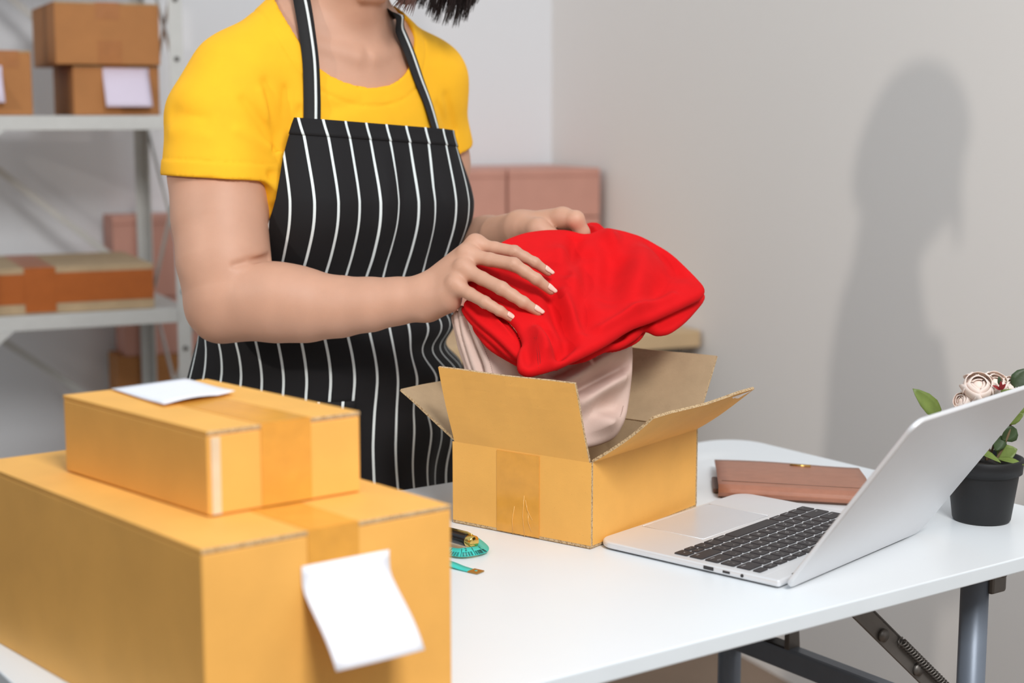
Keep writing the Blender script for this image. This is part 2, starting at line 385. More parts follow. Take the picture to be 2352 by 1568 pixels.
rf = flap(P(0, 0, OH), P(LR, 0, OH), n_right, 57, 0.10, -8)
flap(P(LR, 0, OH), P(LR, LL, OH), -n_front, 31, 0.10, 3)
flap(P(LR, LL, OH), P(0, LL, OH), -n_right, 58, 0.10, 2)
# tape over the front seam, torn at the fold, with wrinkles
box('tape', P(-0.0003, LL * 0.665, 0.002), OL * -0.062, n_front * 0.0006, UP * (OH - 0.004), M_TAPE, ocar)
for k, (x0, z0, x1, z1) in enumerate(((0.093, 0.0, 0.094, 0.05), (0.092, 0.045, 0.082, 0.022), (0.11, 0.0, 0.108, 0.035), (0.088, 0.03, 0.083, 0.008))):
    tube('tape_wrinkle', [P(-0.001, x0, z0), P(-0.0014, (x0 + x1) / 2 + 0.002, (z0 + z1) / 2), P(-0.001, x1, z1)], 0.00035, M_TAPEW, ocar, 6)
fd = P(LR * 0.62, 0, OH) + (n_right * math.sin(math.radians(53)) + UP * math.cos(math.radians(53))) * 0.078 + (-UP * math.sin(math.radians(50)) + n_right * math.cos(math.radians(50))) * 0.0012
u_, v_ = OR_, n_right * math.sin(math.radians(51)) + UP * math.cos(math.radians(51))
mesh_obj('torn_tape', [fd + u_ * a + v_ * b for a, b in ((-0.03, 0.01), (-0.025, 0.0), (0.0, 0.004), (0.03, -0.008), (0.07, 0.005), (0.085, 0.02), (0.03, 0.016))], [(0, 1, 2, 6), (2, 3, 4, 6), (4, 5, 6)], M_CLEAR, ocar)

# ---------------------------------------------------------------- laptop
LE1, LE2 = dirv(49.0), dirv(138.6)      # along hinge (away), from hinge towards the front edge
LBL = on_z(1797, 1356, TZ)
LWD, LDP, LTH = 0.305, 0.250, 0.0078
def lp(a, b, z): return LBL + LE1 * a + LE2 * b + UP * z     # a along hinge, b towards the user
lap = thing('laptop', lp(LWD / 2, LDP / 2, 0), 'open silver laptop with black keys beside the open carton', 'laptop')
def rect_poly(a0, b0, a1, b1, r, z, seg=5): return [lp(p[0], p[1], z) for p in round_poly([(a0, b0), (a1, b0), (a1, b1), (a0, b1)], r, seg)]
base = prism('base', [lp(p[0], p[1], 0.002) for p in round_poly([(0, 0.004), (LWD, 0.004), (LWD, LDP), (0, LDP)], [0.004, 0.004, 0.022, 0.022], 8)], UP * LTH, M_ALU, lap, 0.003, 3)
for a, b in ((0.03, 0.03), (LWD - 0.03, 0.03), (0.03, LDP - 0.03), (LWD - 0.03, LDP - 0.03)):
    tube('rubber_foot', [lp(a, b, 0), lp(a, b, 0.0025)], 0.008, M_BLACK, lap, 16)
ZT = 0.002 + LTH
prism('trackpad', rect_poly(0.082, 0.156, LWD - 0.082, 0.243, 0.006, ZT - 0.0002), UP * 0.0005, M_ALU2, lap)
for pts in (((0.082, 0.156), (LWD - 0.082, 0.156)), ((LWD - 0.082, 0.156), (LWD - 0.082, 0.243)), ((LWD - 0.082, 0.243), (0.082, 0.243)), ((0.082, 0.243), (0.082, 0.156))):
    tube('trackpad_groove', [lp(*pts[0], ZT + 0.0001), lp(*pts[1], ZT + 0.0001)], 0.0004, M_ALU, lap, 6)
KA0, KA1 = 0.0085, LWD - 0.0165
UNIT = (KA1 - KA0) / 14.5; RP = 0.0205
prism('keyboard_well', rect_poly(KA0 - 0.002, 0.026, KA1 + 0.002, 0.149, 0.003, ZT - 0.0002), UP * 0.0004, M_ALU, lap)
key_mesh = {}
FONT = None
def text_mesh(body, size):
    c = bpy.data.curves.new('legend', 'FONT'); c.body = body; c.size = size; c.align_x = 'CENTER'; c.align_y = 'CENTER'; c.resolution_u = 2
    o = bpy.data.objects.new('legend', c); COL.objects.link(o); bpy.context.view_layer.update()
    dg = bpy.context.evaluated_depsgraph_get(); me = bpy.data.meshes.new_from_object(o.evaluated_get(dg)); bpy.data.objects.remove(o)
    me.materials.clear(); me.materials.append(M_LEGEND); return me
text_cache = {}
lap_o = np.array(lap.location)
# rotation so that text reads from the user's side (user sits at the front edge, x to user's right = -LE1)
RX, RY = -LE1, nrm(-LE2); RXm = Matrix((tuple(RX) + (0,), tuple(RY) + (0,), (0, 0, 1, 0), (0, 0, 0, 1))).transposed()
def key(a, b, wu, hu, legend):
    """key centred at (a,b); wu,hu in metres"""
    k_ = (round(wu, 4), round(hu, 4))
    if k_ not in key_mesh:
        bm = bmesh.new(); pts = round_poly([(-wu / 2, -hu / 2), (wu / 2, -hu / 2), (wu / 2, hu / 2), (-wu / 2, hu / 2)], 0.0014, 2)
        lo = [bm.verts.new((p[0], p[1], 0)) for p in pts]; hi = [bm.verts.new((p[0] * 0.975, p[1] * 0.975, 0.0013)) for p in pts]
        bm.faces.new(hi); bm.faces.new(lo[::-1]); n = len(lo)
        for i in range(n): bm.faces.new((lo[i], lo[(i + 1) % n], hi[(i + 1) % n], hi[i]))
        me = bpy.data.meshes.new('key'); bm.to_mesh(me); bm.free(); me.materials.append(M_KEY); key_mesh[k_] = me
    o = bpy.data.objects.new('key', key_mesh[k_]); COL.objects.link(o); o.parent = lap
    p = lp(a, b, ZT + 0.0002) - lap_o
    o.matrix_local = Matrix.Translation(Vector(p)) @ RXm
    if legend:
        for txt, dx, dy, sz in legend:
            if (txt, sz) not in text_cache: text_cache[(txt, sz)] = text_mesh(txt, sz)
            t = bpy.data.objects.new('key_legend', text_cache[(txt, sz)]); COL.objects.link(t); t.parent = o; t.location = (dx * wu, dy * hu, 0.00145)
G = 0.0032
def krow(b, hgt, spec):
    a = KA0    # user's right end first
    for wu, leg in spec:
        w = wu * UNIT
        if leg is not None: key(a + w / 2, b, w - G, hgt - G, leg)
        a += w
def one(c): return [(c, 0, 0, 0.0056)]
def two(c, d): return [(c, 0, 0.22, 0.0042), (d, 0, -0.2, 0.0042)]
def word(c, s): return [(c, 0.25 * s, -0.22, 0.0032)]
b0 = 0.149 - RP / 2 - 0.001
krow(b0, RP, [(1, one('>')), (1, None), (1, one('<')), (1, word('option', 0)), (1.25, word('command', 0)), (5, []), (1.25, word('command', 0)), (1, word('option', 0)), (1, word('control', 0)), (1, word('fn', 0))])
for s, ch in ((1, '^'), (-1, 'v')): key(KA0 + 1.5 * UNIT, b0 - s * RP / 4, UNIT - G, RP / 2 - G * 0.7, [(ch, 0, 0, 0.004)])
krow(b0 - RP, RP, [(2.25, word('shift', 1))] + [(1, two(*x)) if len(x) == 2 else (1, one(x)) for x in ('?/', '>.', '<,', 'M', 'N', 'B', 'V', 'C', 'X', 'Z')] + [(2.25, word('shift', -1))])
krow(b0 - 2 * RP, RP, [(1.75, [('return', 0.2, -0.25, 0.0032), ('enter', 0.2, 0.25, 0.0032)])] + [(1, two(*x)) if len(x) == 2 else (1, one(x)) for x in ('"\'', ':;', 'L', 'K', 'J', 'H', 'G', 'F', 'D', 'S', 'A')] + [(1.75, word('caps lock', -0.6))])
krow(b0 - 3 * RP, RP, [(1, two(*x)) if len(x) == 2 else (1, one(x)) for x in ('|\\', '}]', '{[', 'P', 'O', 'I', 'U', 'Y', 'T', 'R', 'E', 'W', 'Q')] + [(1.5, word('tab', -1))])
krow(b0 - 4 * RP, RP, [(1.5, word('delete', 0.8))] + [(1, two(*x)) for x in ('+=', '_-', ')0', '(9', '*8', '&7', '^6', '%5', '$4', '#3', '@2', '!1', '~`')])
krow(b0 - 5 * RP + RP * 0.18, RP * 0.62, [(14.5 / 14, [(t_, 0, 0, 0.0028)]) for t_ in ('', 'F12', 'F11', 'F10', 'F9', 'F8', 'F7', 'F6', 'F5', 'F4', 'F3', 'F2', 'F1', 'esc')])
# ports on the near side
sd = -LE1
for b, w, h, nm in ((0.093, 0.013, 0.0040, 'usb_port'), (0.070, 0.009, 0.0026, 'usb_port')):
    box(nm, lp(-0.0002, b - w / 2, 0.0062 - h / 2), LE2 * w, sd * 0.0006, UP * h, M_KEY, lap, 0.0003)
tube('audio_jack', [lp(0.0002, 0.050, 0.0062), lp(-0.0006, 0.050, 0.0062)], 0.0019, M_KEY, lap, 14)
# lid
LA = math.radians(36.0); ld = -LE2 * math.sin(LA) + UP * math.cos(LA); ln_ = -LE2 * math.cos(LA) - UP * math.sin(LA)   # ln_: outward (back of lid)
LL_ = 0.243
hin = lp(0, 0.0, 0.005)
lid_poly = [hin + LE1 * p[0] + ld * p[1] for p in round_poly([(0, -0.001), (LWD, -0.001), (LWD, LL_), (0, LL_)], [0.016, 0.016, 0.016, 0.016], 8)]
lid = prism('lid', lid_poly, ln_ * 0.0055, M_ALU, lap, 0.0018, 3)
prism('screen', [hin + LE1 * p[0] + ld * p[1] - ln_ * 0.0005 for p in round_poly([(0.004, 0.012), (LWD - 0.004, 0.012), (LWD - 0.004, LL_ - 0.004), (0.004, LL_ - 0.004)], 0.012, 6)], ln_ * 0.0008, M_BLACK, lid)
tube('hinge', [lp(0.03, 0.004, 0.0072), lp(LWD - 0.03, 0.004, 0.0072)], 0.0045, M_BLACK, lap, 14)

# ---------------------------------------------------------------- brown leather wallet
w0, w1 = on_z(1655, 1146, TZ), on_z(1945, 1163, TZ); wx = nrm(w1 - w0); wy = nrm(V(0.018, 0.185, 0)); WLn, WDp = 0.192, 0.165
wal = thing('wallet', w0 + wx * WLn / 2 + wy * WDp / 2, 'brown leather long wallet lying behind the laptop', 'wallet')
prism('body', [w0 + wx * p[0] + wy * p[1] for p in round_poly([(0, 0.004), (WLn, 0.004), (WLn, WDp), (0, WDp)], 0.005, 4)], UP * 0.008, M_LEATHD, wal, 0.002)
# cover that folds round the front as a rounded spine
prof = [(0.17, 0.0145), (0.10, 0.0185), (0.02, 0.0195), (0.008, 0.0185), (0.001, 0.014), (-0.001, 0.009), (0.001, 0.004), (0.008, 0.0015), (0.02, 0.001)]
vs_, fs = [], []
prof2 = []
for i in range(len(prof) - 1):
    for k in range(4): t = k / 4; prof2.append((prof[i][0] * (1 - t) + prof[i + 1][0] * t, prof[i][1] * (1 - t) + prof[i + 1][1] * t))
prof2.append(prof[-1])
for j in range(13):
    s = j / 12
    for (b, z) in prof2: vs_.append(w0 + wx * (-0.003 + (WLn + 0.006) * s) + wy * b + UP * (z + 0.0012 * math.sin(s * 5) * (b > 0.05)))
n_ = len(prof2)
for j in range(12):
    for i in range(n_ - 1): fs.append((j * n_ + i, j * n_ + i + 1, (j + 1) * n_ + i + 1, (j + 1) * n_ + i))
cv = mesh_obj('cover', vs_, fs, M_LEATH, wal, True); fix_normals(cv); md = cv.modifiers.new('Solidify', 'SOLIDIFY'); md.thickness = 0.0022; md.offset = -1
box('strap_end', w0 - wx * 0.009 + wy * 0.028 + UP * 0.001, wx * 0.012, wy * 0.07, UP * 0.006, M_LEATHD, wal, 0.002)
cl0 = w0 + wx * 0.100 + wy * 0.150 + UP * 0.0162
tube('clasp_bar', [cl0, cl0 + wx * 0.028], 0.0026, M_BRASS, wal, 12)
tube('stitching', [w0 + wx * 0.002 + wy * 0.022 + UP * 0.0196, w0 + wx * (WLn - 0.002) + wy * 0.022 + UP * 0.0196], 0.0005, M_LEATHD, wal, 6)

# ---------------------------------------------------------------- potted artificial rose
pc = on_z(2255, 1200, TZ); pc = pc + V(0.004, 0.016, 0)
pot = thing('potted_rose', pc, 'small black pot with a blush pink artificial rose plant', 'potted plant')
lathe('pot', [(0.001, 0.0), (0.0335, 0.0), (0.035, 0.003), (0.0425, 0.059), (0.0425, 0.0605), (0.0462, 0.061), (0.0478, 0.078), (0.0470, 0.079), (0.0440, 0.079), (0.0425, 0.066), (0.001, 0.066)], pc, M_BLACK, pot, 48)
lathe('soil', [(0.001, 0.0662), (0.0424, 0.0662), (0.040, 0.070), (0.02, 0.073), (0.001, 0.074)], pc, M_SOIL, pot, 32)
def leaf(parent, base, tip, nrm_, width, m, name='leaf', fold=0.25, droop=0.1):
    base, tip = np.asarray(base, float), np.asarray(tip, float); d = tip - base; L = np.linalg.norm(d); d /= L
    side = nrm(np.cross(d, nrm_)); up_ = np.cross(side, d); vs_, fs = [], []; n = 9; k = 5
    for i in range(n):
        t = i / (n - 1); w = width / 2 * (math.sin(math.pi * min(1, t ** 0.8)) ** 0.8 + 0.02) * (1 + 0.05 * (i % 2))
        for j in range(k):
            s = (j - 2) / 2; vs_.append(base + d * L * t + side * w * s + up_ * (fold * w * abs(s) - droop * L * t * t))
    for i in range(n - 1):
        for j in range(k - 1): fs.append((i * k + j, i * k + j + 1, (i + 1) * k + j + 1, (i + 1) * k + j))
    o = mesh_obj(name, vs_, fs, m, parent, True); o.modifiers.new('Solidify', 'SOLIDIFY').thickness = 0.0005
    return o
def PY(x, y, dy=0.0): return on_Y(x, y, pc[1] + dy)
soilz = pc + UP * 0.07
def bez(a, b, c, n=10): a, b, c = (np.asarray(v, float) for v in (a, b, c)); return [a * (1 - t) ** 2 + 2 * b * t * (1 - t) + c * t * t for t in np.linspace(0, 1, n)]
for a, b, c, r in ((soilz + V(-.006, 0, 0), PY(2238, 1000, -.004), PY(2262, 905), .0022), (soilz + V(0.004, .004, 0), PY(2275, 990), PY(2310, 920, .006), .002),
                   (soilz + V(-.01, .006, 0), PY(2225, 1000, .01), PY(2215, 925, .008), .0018), (soilz + V(.012, 0, 0), PY(2325, 1000, -.004), PY(2322, 955, .0), .0016),
                   (soilz + V(.008, .008, 0), PY(2300, 960, .01), PY(2345, 905, .01), .0016), (soilz + V(-.016, .004, 0), PY(2190, 990, .01), PY(2145, 950, .012), .0015)):
    tube('stem', bez(a, b, c), r, M_STEM, pot, 8)
for base_, tip_, nn, w, m_ in (
    (PY(2160, 958, .012), PY(2103, 893, .0), V(.2, -1, .3), .021, M_LEAF), (PY(2226, 1026), PY(2300, 1055, -.03), V(0, -.3, 1), .014, M_LEAF),
    (PY(2290, 1050), PY(2335, 1030, -.01), V(0, -.8, .6), .022, M_LEAF), (PY(2290, 1052, -.01), PY(2352, 1062, -.03), V(0, -.4, 1), .011, M_LEAF),
    (PY(2335, 985, .0), PY(2302, 1010, -.005), V(.3, -1, .1), .020, M_LEAF2), (PY(2300, 1000), PY(2288, 1035, -.01), V(.2, -1, .2), .018, M_LEAF2),
    (PY(2262, 918), PY(2240, 945, -.01), V(.2, -1, .3), .020, M_LEAF2), (PY(2280, 925), PY(2330, 895, -.012), V(0, -1, .4), .016, M_LEAF),
    (PY(2330, 895, .01), PY(2370, 845, .01), V(-.3, -1, .2), .026, M_LEAF2), (PY(2318, 955), PY(2362, 925, -.01), V(.1, -1, .3), .014, M_LEAF),
    (PY(2255, 1050), PY(2205, 1040, -.02), V(0, -.5, 1), .012, M_LEAF), (PY(2312, 970, .0), PY(2350, 950, -.012), V(.1, -.9, .5), .013, M_LEAF)):
    leaf(pot, base_, tip_, nn, w, m_)
def rose(c, r, k, face=V(0, -0.6, 0.8)):
    fl_ = mesh_obj('flower_core', *ico(c, r * 0.55), M_PETAL, pot, True)
    f = nrm(face); a = nrm(np.cross(f, V(1, 0, 0.2))); b = np.cross(f, a)
    for ring, (cnt, rr, op) in enumerate(((3, 0.58, 0.0), (4, 0.80, 0.18), (5, 1.0, 0.55))):
        for q in range(cnt):
            w = 2 * math.pi * (q + 0.37 * ring + 0.11 * k) / cnt; od = a * math.cos(w) + b * math.sin(w); td = np.cross(f, od)
            vs_, fs = [], []
            for i in range(6):
                t = i / 5; ang_ = -0.5 + t * (1.5 - 0.45 * op)
                for j in range(6):
                    s = (j / 5 - 0.5) * 2; wd = rr * r * 0.98 * math.sin(math.pi * (0.16 + 0.66 * t)) * s * (1 + 0.08 * math.sin(q * 2.1 + k))
                    out = rr * r * (math.cos(ang_) * (1 - 0.28 * s * s) + op * 0.28 * t * t); hgt = rr * r * math.sin(ang_) * 0.95 + r * 0.12 * (1 - op)
                    vs_.append(c + od * out + td * wd + f * (hgt - 0.06 * r * s * s))
            for i in range(5):
                for j in range(5): fs.append((i * 6 + j, i * 6 + j + 1, (i + 1) * 6 + j + 1, (i + 1) * 6 + j))
            o = mesh_obj('petal', vs_, fs, M_PETAL, fl_, True); o.modifiers.new('Solidify', 'SOLIDIFY').thickness = 0.0005
    for q in range(4):
        w = 2 * math.pi * q / 4 + 0.4; od = a * math.cos(w) + b * math.sin(w)
        leaf(pot, c - f * r * 0.75, c - f * r * 0.45 + od * r * 0.95, f, r * 0.4, M_STEM, 'sepal')
def ico(c, r, sub=2):
    bm = bmesh.new(); bmesh.ops.create_icosphere(bm, subdivisions=sub, radius=r)
    v = [np.array(x.co) + c for x in bm.verts]; fs = [[y.index for y in x.verts] for x in bm.faces]; bm.free(); return v, fs
rose(PY(2246, 890), .0175, 0, V(-0.15, -0.75, 0.65)); rose(PY(2283, 884, .012), .0155, 1, V(0.1, -0.6, 0.8)); rose(PY(2318, 892, .016), .014, 2, V(0.3, -0.6, 0.7))
rose(PY(2212, 922, .004), .011, 3, V(-0.7, -0.5, 0.4))
for tx, ty in ((2282, 884), (2309, 882), (2300, 876)): leaf(pot, PY(2298, 895, -.012), PY(tx, ty, -.018), V(0, -.8, .6), .0042, M_REDLEAF, 'leaflet')
leaf(pot, PY(2297, 885, -.012), PY(2295, 864, -.012), V(0, -1, .2), .005, M_LEAF2, 'leaflet')

# ---------------------------------------------------------------- pen and tape measure beside the big carton
pe, ps = on_z(1090, 1245, TZ + 0.0135), on_z(1002, 1220, TZ + 0.0135); pd = nrm(ps - pe)
pen = thing('pen', pe + pd * 0.06 - UP * 0.0135, 'black pen with a gold end lying on the tape measure', 'pen')
tube('barrel', [pe + pd * 0.010, pe + pd * 0.013, pe + pd * 0.10, pe + pd * 0.125], [0.0072, 0.0074, 0.0074, 0.0055], M_PEN, pen, 24)
tube('end_cap', [pe, pe + pd * 0.0008, pe + pd * 0.009, pe + pd * 0.0102], [0.0066, 0.0075, 0.0075, 0.0072], M_GOLD, pen, 24)
tube('nib', [pe + pd * 0.125, pe + pd * 0.138], [0.004, 0.0012], M_GOLD, pen, 16)
tube('clip', [pe + pd * 0.004 + UP * 0.0079, pe + pd * 0.012 + UP * 0.0092, pe + pd * 0.045 + UP * 0.0084], 0.0011, M_GOLD, pen, 8)
tm = thing('tape_measure', on_z(1060, 1265, TZ), 'turquoise cloth tape measure looped on the white table', 'tape measure')
def ribbon(name, pts, wid, m, parent, th=0.0005):
    """flat ribbon: pts list of (pos, width direction)"""
    vs_, fs = [], []
    for p, w in pts: vs_ += [np.asarray(p) - w * wid / 2, np.asarray(p) + w * wid / 2]
    for i in range(len(pts) - 1): fs.append((2 * i, 2 * i + 1, 2 * i + 3, 2 * i + 2))
    o = mesh_obj(name, vs_, fs, m, parent, True); o.modifiers.new('Solidify', 'SOLIDIFY').thickness = th; return o
def tcat(ctrl, n=40):
    """Catmull-Rom through control points"""
    c = [np.asarray(p, float) for p in ctrl]; c = [2 * c[0] - c[1]] + c + [2 * c[-1] - c[-2]]; out = []
    segs = len(c) - 3
    for i in range(n + 1):
        u = i / n * segs; k = min(int(u), segs - 1); t = u - k; p0, p1, p2, p3 = c[k:k + 4]
        out.append(0.5 * (2 * p1 + (p2 - p0) * t + (2 * p0 - 5 * p1 + 4 * p2 - p3) * t * t + (3 * p1 - p0 - 3 * p2 + p3) * t ** 3))
    return out
def TZP(x, y, dz): return on_z(x, y, TZ + dz)
wd1 = nrm(V(0.35, -0.9, 0.25))
loop = tcat([TZP(900, 1238, .001), TZP(985, 1229, .002), TZP(1040, 1225, .003), TZP(1078, 1233, .003), TZP(1110, 1256, .005), TZP(1098, 1263, .007), TZP(1060, 1268, .007), TZP(1020, 1264, .005), TZP(975, 1262, .003)], 60)
lw = []
for i, p in enumerate(loop):
    t = nrm(loop[min(i + 1, 60)] - loop[max(i - 1, 0)]); s_ = i / 60; up_ = nrm(V(0.0, -0.55, 0.8)); lw.append((p, nrm(np.cross(t, nrm(V(0.1, -0.6, 0.8))))))
rb = ribbon('ribbon', lw, 0.0125, M_TEAL, tm)
ind = 0
for i in range(34, 58):
    p, w = lw[i]; t = nrm(loop[i + 1] - loop[i - 1]); nn = nrm(np.cross(w, t)); nn = nn if nn[1] < 0 or nn[2] > 0 else -nn
    if nn[2] < 0: nn = -nn
    ln2 = 0.0058 if i % 5 else 0.0105
    for dt in ((0,) if i % 5 == 0 else (0, 0.0012)):
        a0 = np.asarray(p) + w * (0.0060 if np.dot(w, V(0, -1, 0)) > 0 else -0.0060) + nn * 0.0005 + t * dt; sg = -1 if np.dot(w, V(0, -1, 0)) > 0 else 1
        tube('graduation', [a0, a0 + w * sg * ln2], 0.00028, M_INK, rb, 4)
ends = tcat([TZP(975, 1262, .003), TZP(930, 1262, .002), TZP(930, 1276, .002), TZP(985, 1281, .003), TZP(1030, 1292, .004), TZP(1060, 1303, .002), TZP(1085, 1310, .0012)], 48)
le = []
for i, p in enumerate(ends):
    t = nrm(ends[min(i + 1, 48)] - ends[max(i - 1, 0)]); le.append((p, nrm(np.cross(t, nrm(V(0.05, -0.35 * (1 - i / 48), 1))))))
ribbon('ribbon', le, 0.0125, M_TEAL, tm)
pt, wt = le[-1]; td = nrm(ends[-1] - ends[-2]); td[2] = 0; td = nrm(td); wt = nrm(np.cross(td, UP))
box('metal_tip', V(pt[0], pt[1], TZ + 0.0006) - wt * 0.0066 - td * 0.002, wt * 0.0132, td * 0.0135, UP * 0.0014, M_BRASS, tm, 0.0003)
tube('eyelet', [V(pt[0], pt[1], TZ + 0.0012) + td * 0.005, V(pt[0], pt[1], TZ + 0.0022) + td * 0.005], 0.0017, M_TEAL, tm, 14)
for k, (ch, i) in enumerate((('9', 56), ('1', 50), ('2', 43), ('1', 40))):
    p, w = lw[i]; t = nrm(loop[i + 1] - loop[i - 1]); nn = nrm(np.cross(w, t)); nn = -nn if nn[2] < 0 else nn
    me = text_mesh(ch, 0.006).copy(); me.materials.clear(); me.materials.append(M_INK)
    o = bpy.data.objects.new('numeral', me); COL.objects.link(o); o.parent = rb
    up_t = w if np.dot(w, V(0, 1, 0)) > 0 else -w; xx = np.cross(up_t, nn)
    mloc = Matrix((tuple(xx) + (0,), tuple(up_t) + (0,), tuple(nn) + (0,), (0, 0, 0, 1))).transposed()
    o.matrix_local = Matrix.Translation(Vector(np.asarray(p) + nn * 0.0006 + up_t * 0.003 - np.array(tm.location))) @ mloc

# ---------------------------------------------------------------- shelf rack with cartons
SFR = V(-0.704, 3.411, 0); SDEP, SWID = 0.40, 0.455
rack = thing('shelf_rack', SFR - D * SWID / 2 - NF * SDEP / 2, 'white steel shelf rack holding brown cartons', 'shelf')
for s, lr_ in ((0, 0), (1, 1)):
    for b in (0, 1):
        c = SFR - D * (SWID * s) - NF * (SDEP * b)
        ix, iy = (-D if s == 0 else D), (-NF if b == 0 else NF)
        prism('post', [c, c + ix * 0.030, c + ix * 0.030 + iy * 0.003, c + ix * 0.003 + iy * 0.003, c + ix * 0.003 + iy * 0.030, c + iy * 0.030], UP * 1.95, M_SHELF, rack)
        if b == 0:
            for z in np.arange(0.36, 1.9, 0.125): tube('bolt', [c + ix * 0.015 + NF * 0.0005 + UP * z, c + ix * 0.015 + NF * 0.0025 + UP * z], 0.0055, M_DARKM, rack, 10)
SHELF_Z = [0.42, 0.823, 1.240, 1.66]
for z in SHELF_Z:
    o0 = SFR - D * SWID - NF * SDEP + UP * (z - 0.008)
    sh = box('shelf_board', o0 + D * 0.004 + NF * 0.004, D * (SWID - 0.008), NF * (SDEP - 0.008), UP * 0.008, M_SHELF, rack)
    box('shelf_lip', SFR - D * (SWID - 0.004) + UP * (z - 0.030) + NF * 0.0005, D * (SWID - 0.034), NF * 0.003, UP * 0.030, M_SHELF, sh, 0.001)
    box('shelf_lip', SFR - D * (SWID - 0.004) - NF * SDEP + UP * (z - 0.030), D * (SWID - 0.008), NF * 0.003, UP * 0.030, M_SHELF, sh, 0.001)
    g = SFR - D * (SWID - 0.030) + NF * 0.004 + UP * (z - 0.03)
    prism('gusset', [g - D * 0.03, g + D * 0.05, g + D * 0.015 - UP * 0.03, g - D * 0.03 - UP * 0.03], NF * 0.002, M_SHELF, rack)
def brace(p, q, w=0.016): 
    d = nrm(q - p); n_ = nrm(np.cross(d, UP)); s_ = np.cross(d, n_); box('cross_brace', p - s_ * w / 2, q - p, s_ * w, n_ * 0.003, M_SHELF, rack)
for z0, z1 in ((0.45, 0.80), (0.83, 1.21), (1.25, 1.64)):
    a, b_ = SFR + D * 0.002, SFR - NF * SDEP + D * 0.002
    brace(a + UP * z0, b_ + UP * z1); brace(a + UP * z1 + D * 0.004, b_ + UP * z0 + D * 0.004)
    a, b_ = SFR - NF * (SDEP + 0.002), SFR - D * SWID - NF * (SDEP + 0.002)
    brace(a + UP * z0, b_ + UP * z1)
def shelf_pt(x, y, z):      # a point on the front plane of the rack
    p = on_plane(x, y, SFR - NF * 0.015, NF); return V(p[0], p[1], z)
gb = 'brown cartons on the upper shelf'
def shelf_carton(x0, x1, z, h, depth, back, label, tape=True):
    p0, p1 = shelf_pt(x0, 300, z) - NF * back, shelf_pt(x1, 300, z) - NF * back
    w = np.linalg.norm((p1 - p0)[:2])
    return closed_carton('brown_carton', p0 + UP * 0.001, D, -NF, w, depth, h, label, 'box', gb, M_BROWN, M_TAPE_BR, 0.05, tape_drop=0.035, tape=tape), p0, w
c1, p1_, w1_ = shelf_carton(178, 376, 1.24, 0.1045, 0.26, 0.03, 'brown carton with a pale lilac paper label, under another carton on the upper shelf')
fo = p1_ + UP * 0.1045
rows = [(0.004, 0.0), (0.02, 0.0)] + [(0.02 + 0.07 * k / 6 * 0.94, 0.07 * k / 6 * 0.42) for k in range(1, 7)]
lb = lbl_strip('label', fo, D, NF, 0.062, 0.160, rows, M_PAPER_L, c1); tag(lb, 'blank lilac paper label')
c2, p2_, w2_ = shelf_carton(138, 377, 1.24 + 0.106, 0.129, 0.31, 0.015, 'brown carton with brown tape, on top of the stack on the upper shelf')
box('tape', p2_ + D * (w2_ / 2 - 0.022) + NF * 0.0002 + UP * 0.003, D * 0.05, NF * 0.0006, UP * 0.048, M_TAPE_BR, c2)
c3, p3_, w3_ = shelf_carton(-34, 80, 1.24, 0.132, 0.25, 0.012, 'brown carton at the open end of the upper shelf, beside the stack')
lb = lbl_strip('label', p3_ + UP * 0.132, D, NF, 0.002, 0.040, [(0.03, 0), (0.045, 0), (0.07, 0.008), (0.105, 0.03)], M_PAPER_L, c3); tag(lb, 'blank lilac paper label')
# flat carton on the lower shelf, with a wide orange tape band
p4, p5 = shelf_pt(-34, 700, 0.8235), shelf_pt(358, 700, 0.8235)
w4 = np.linalg.norm((p5 - p4)[:2])
flat = thing('flat_carton', p4 + D * w4 / 2 - NF * 0.19, 'long flat kraft carton wrapped in orange tape on the lower shelf', 'box')
box('body', p4 - NF * 0.012, D * w4, -NF * 0.33, UP * 0.098, M_KRAFT, flat, 0.002)
fb = box('tape_band', p4 - NF * 0.0115 + D * 0.002 + UP * 0.022, D * (w4 - 0.003), NF * 0.0008, UP * 0.064, M_TAPE_OR, flat)
xa, xb = shelf_pt(60, 700, 0), shelf_pt(132, 700, 0); da = np.dot(xa - p4, D); db = np.dot(xb - p4, D)
box('tape_strip', p4 - NF * 0.0105 + D * da + UP * 0.004, D * (db - da), NF * 0.0008, UP * 0.094, M_TAPE_OR, flat)
box('tape_strip', p4 - NF * 0.343 + D * da + UP * 0.0975, D * (db - da), NF * 0.333, UP * 0.0008, M_TAPE_OR, flat)

# pink cartons standing between rack and wall
def pink_carton(p, w, d, h, label, group, seam=True):
    r = thing('pink_carton', p + D * w / 2 - NF * d / 2, label, 'box', group)
    box('body', p, D * w, -NF * d, UP * (h - 0.0015), M_PINK, r, 0.003)
    if seam:
        box('lid_seam', p + UP * (h - 0.022) + NF * 0.0004, D * w, NF * 0.0008, UP * 0.002, M_PINK_DARK, r)
    return r
WB = CORNER.copy()       # back wall line
q0 = on_plane(258, 500, SFR - NF * (SDEP + 0.012), NF); q0[2] = 0
low = thing('brown_carton', q0 + D * 0.2 - NF * 0.06, 'dark brown carton on the floor under pink cartons', 'box')
box('body', q0, D * 0.40, -NF * 0.12, UP * 0.66, M_BROWN, low, 0.003); box('tape', q0 + D * 0.17 + NF * 0.0002 + UP * 0.54, D * 0.05, NF * 0.0006, UP * 0.119, M_TAPE_BR, low)
pink_carton(q0 + UP * 0.661 + D * 0.02, 0.34, 0.12, 0.14, 'pink carton behind the rack, resting on the dark brown carton', None)
pink_carton(q0 + UP * 0.802, 0.38, 0.12, 0.20, 'pink carton behind the rack, topmost of its stack', None)

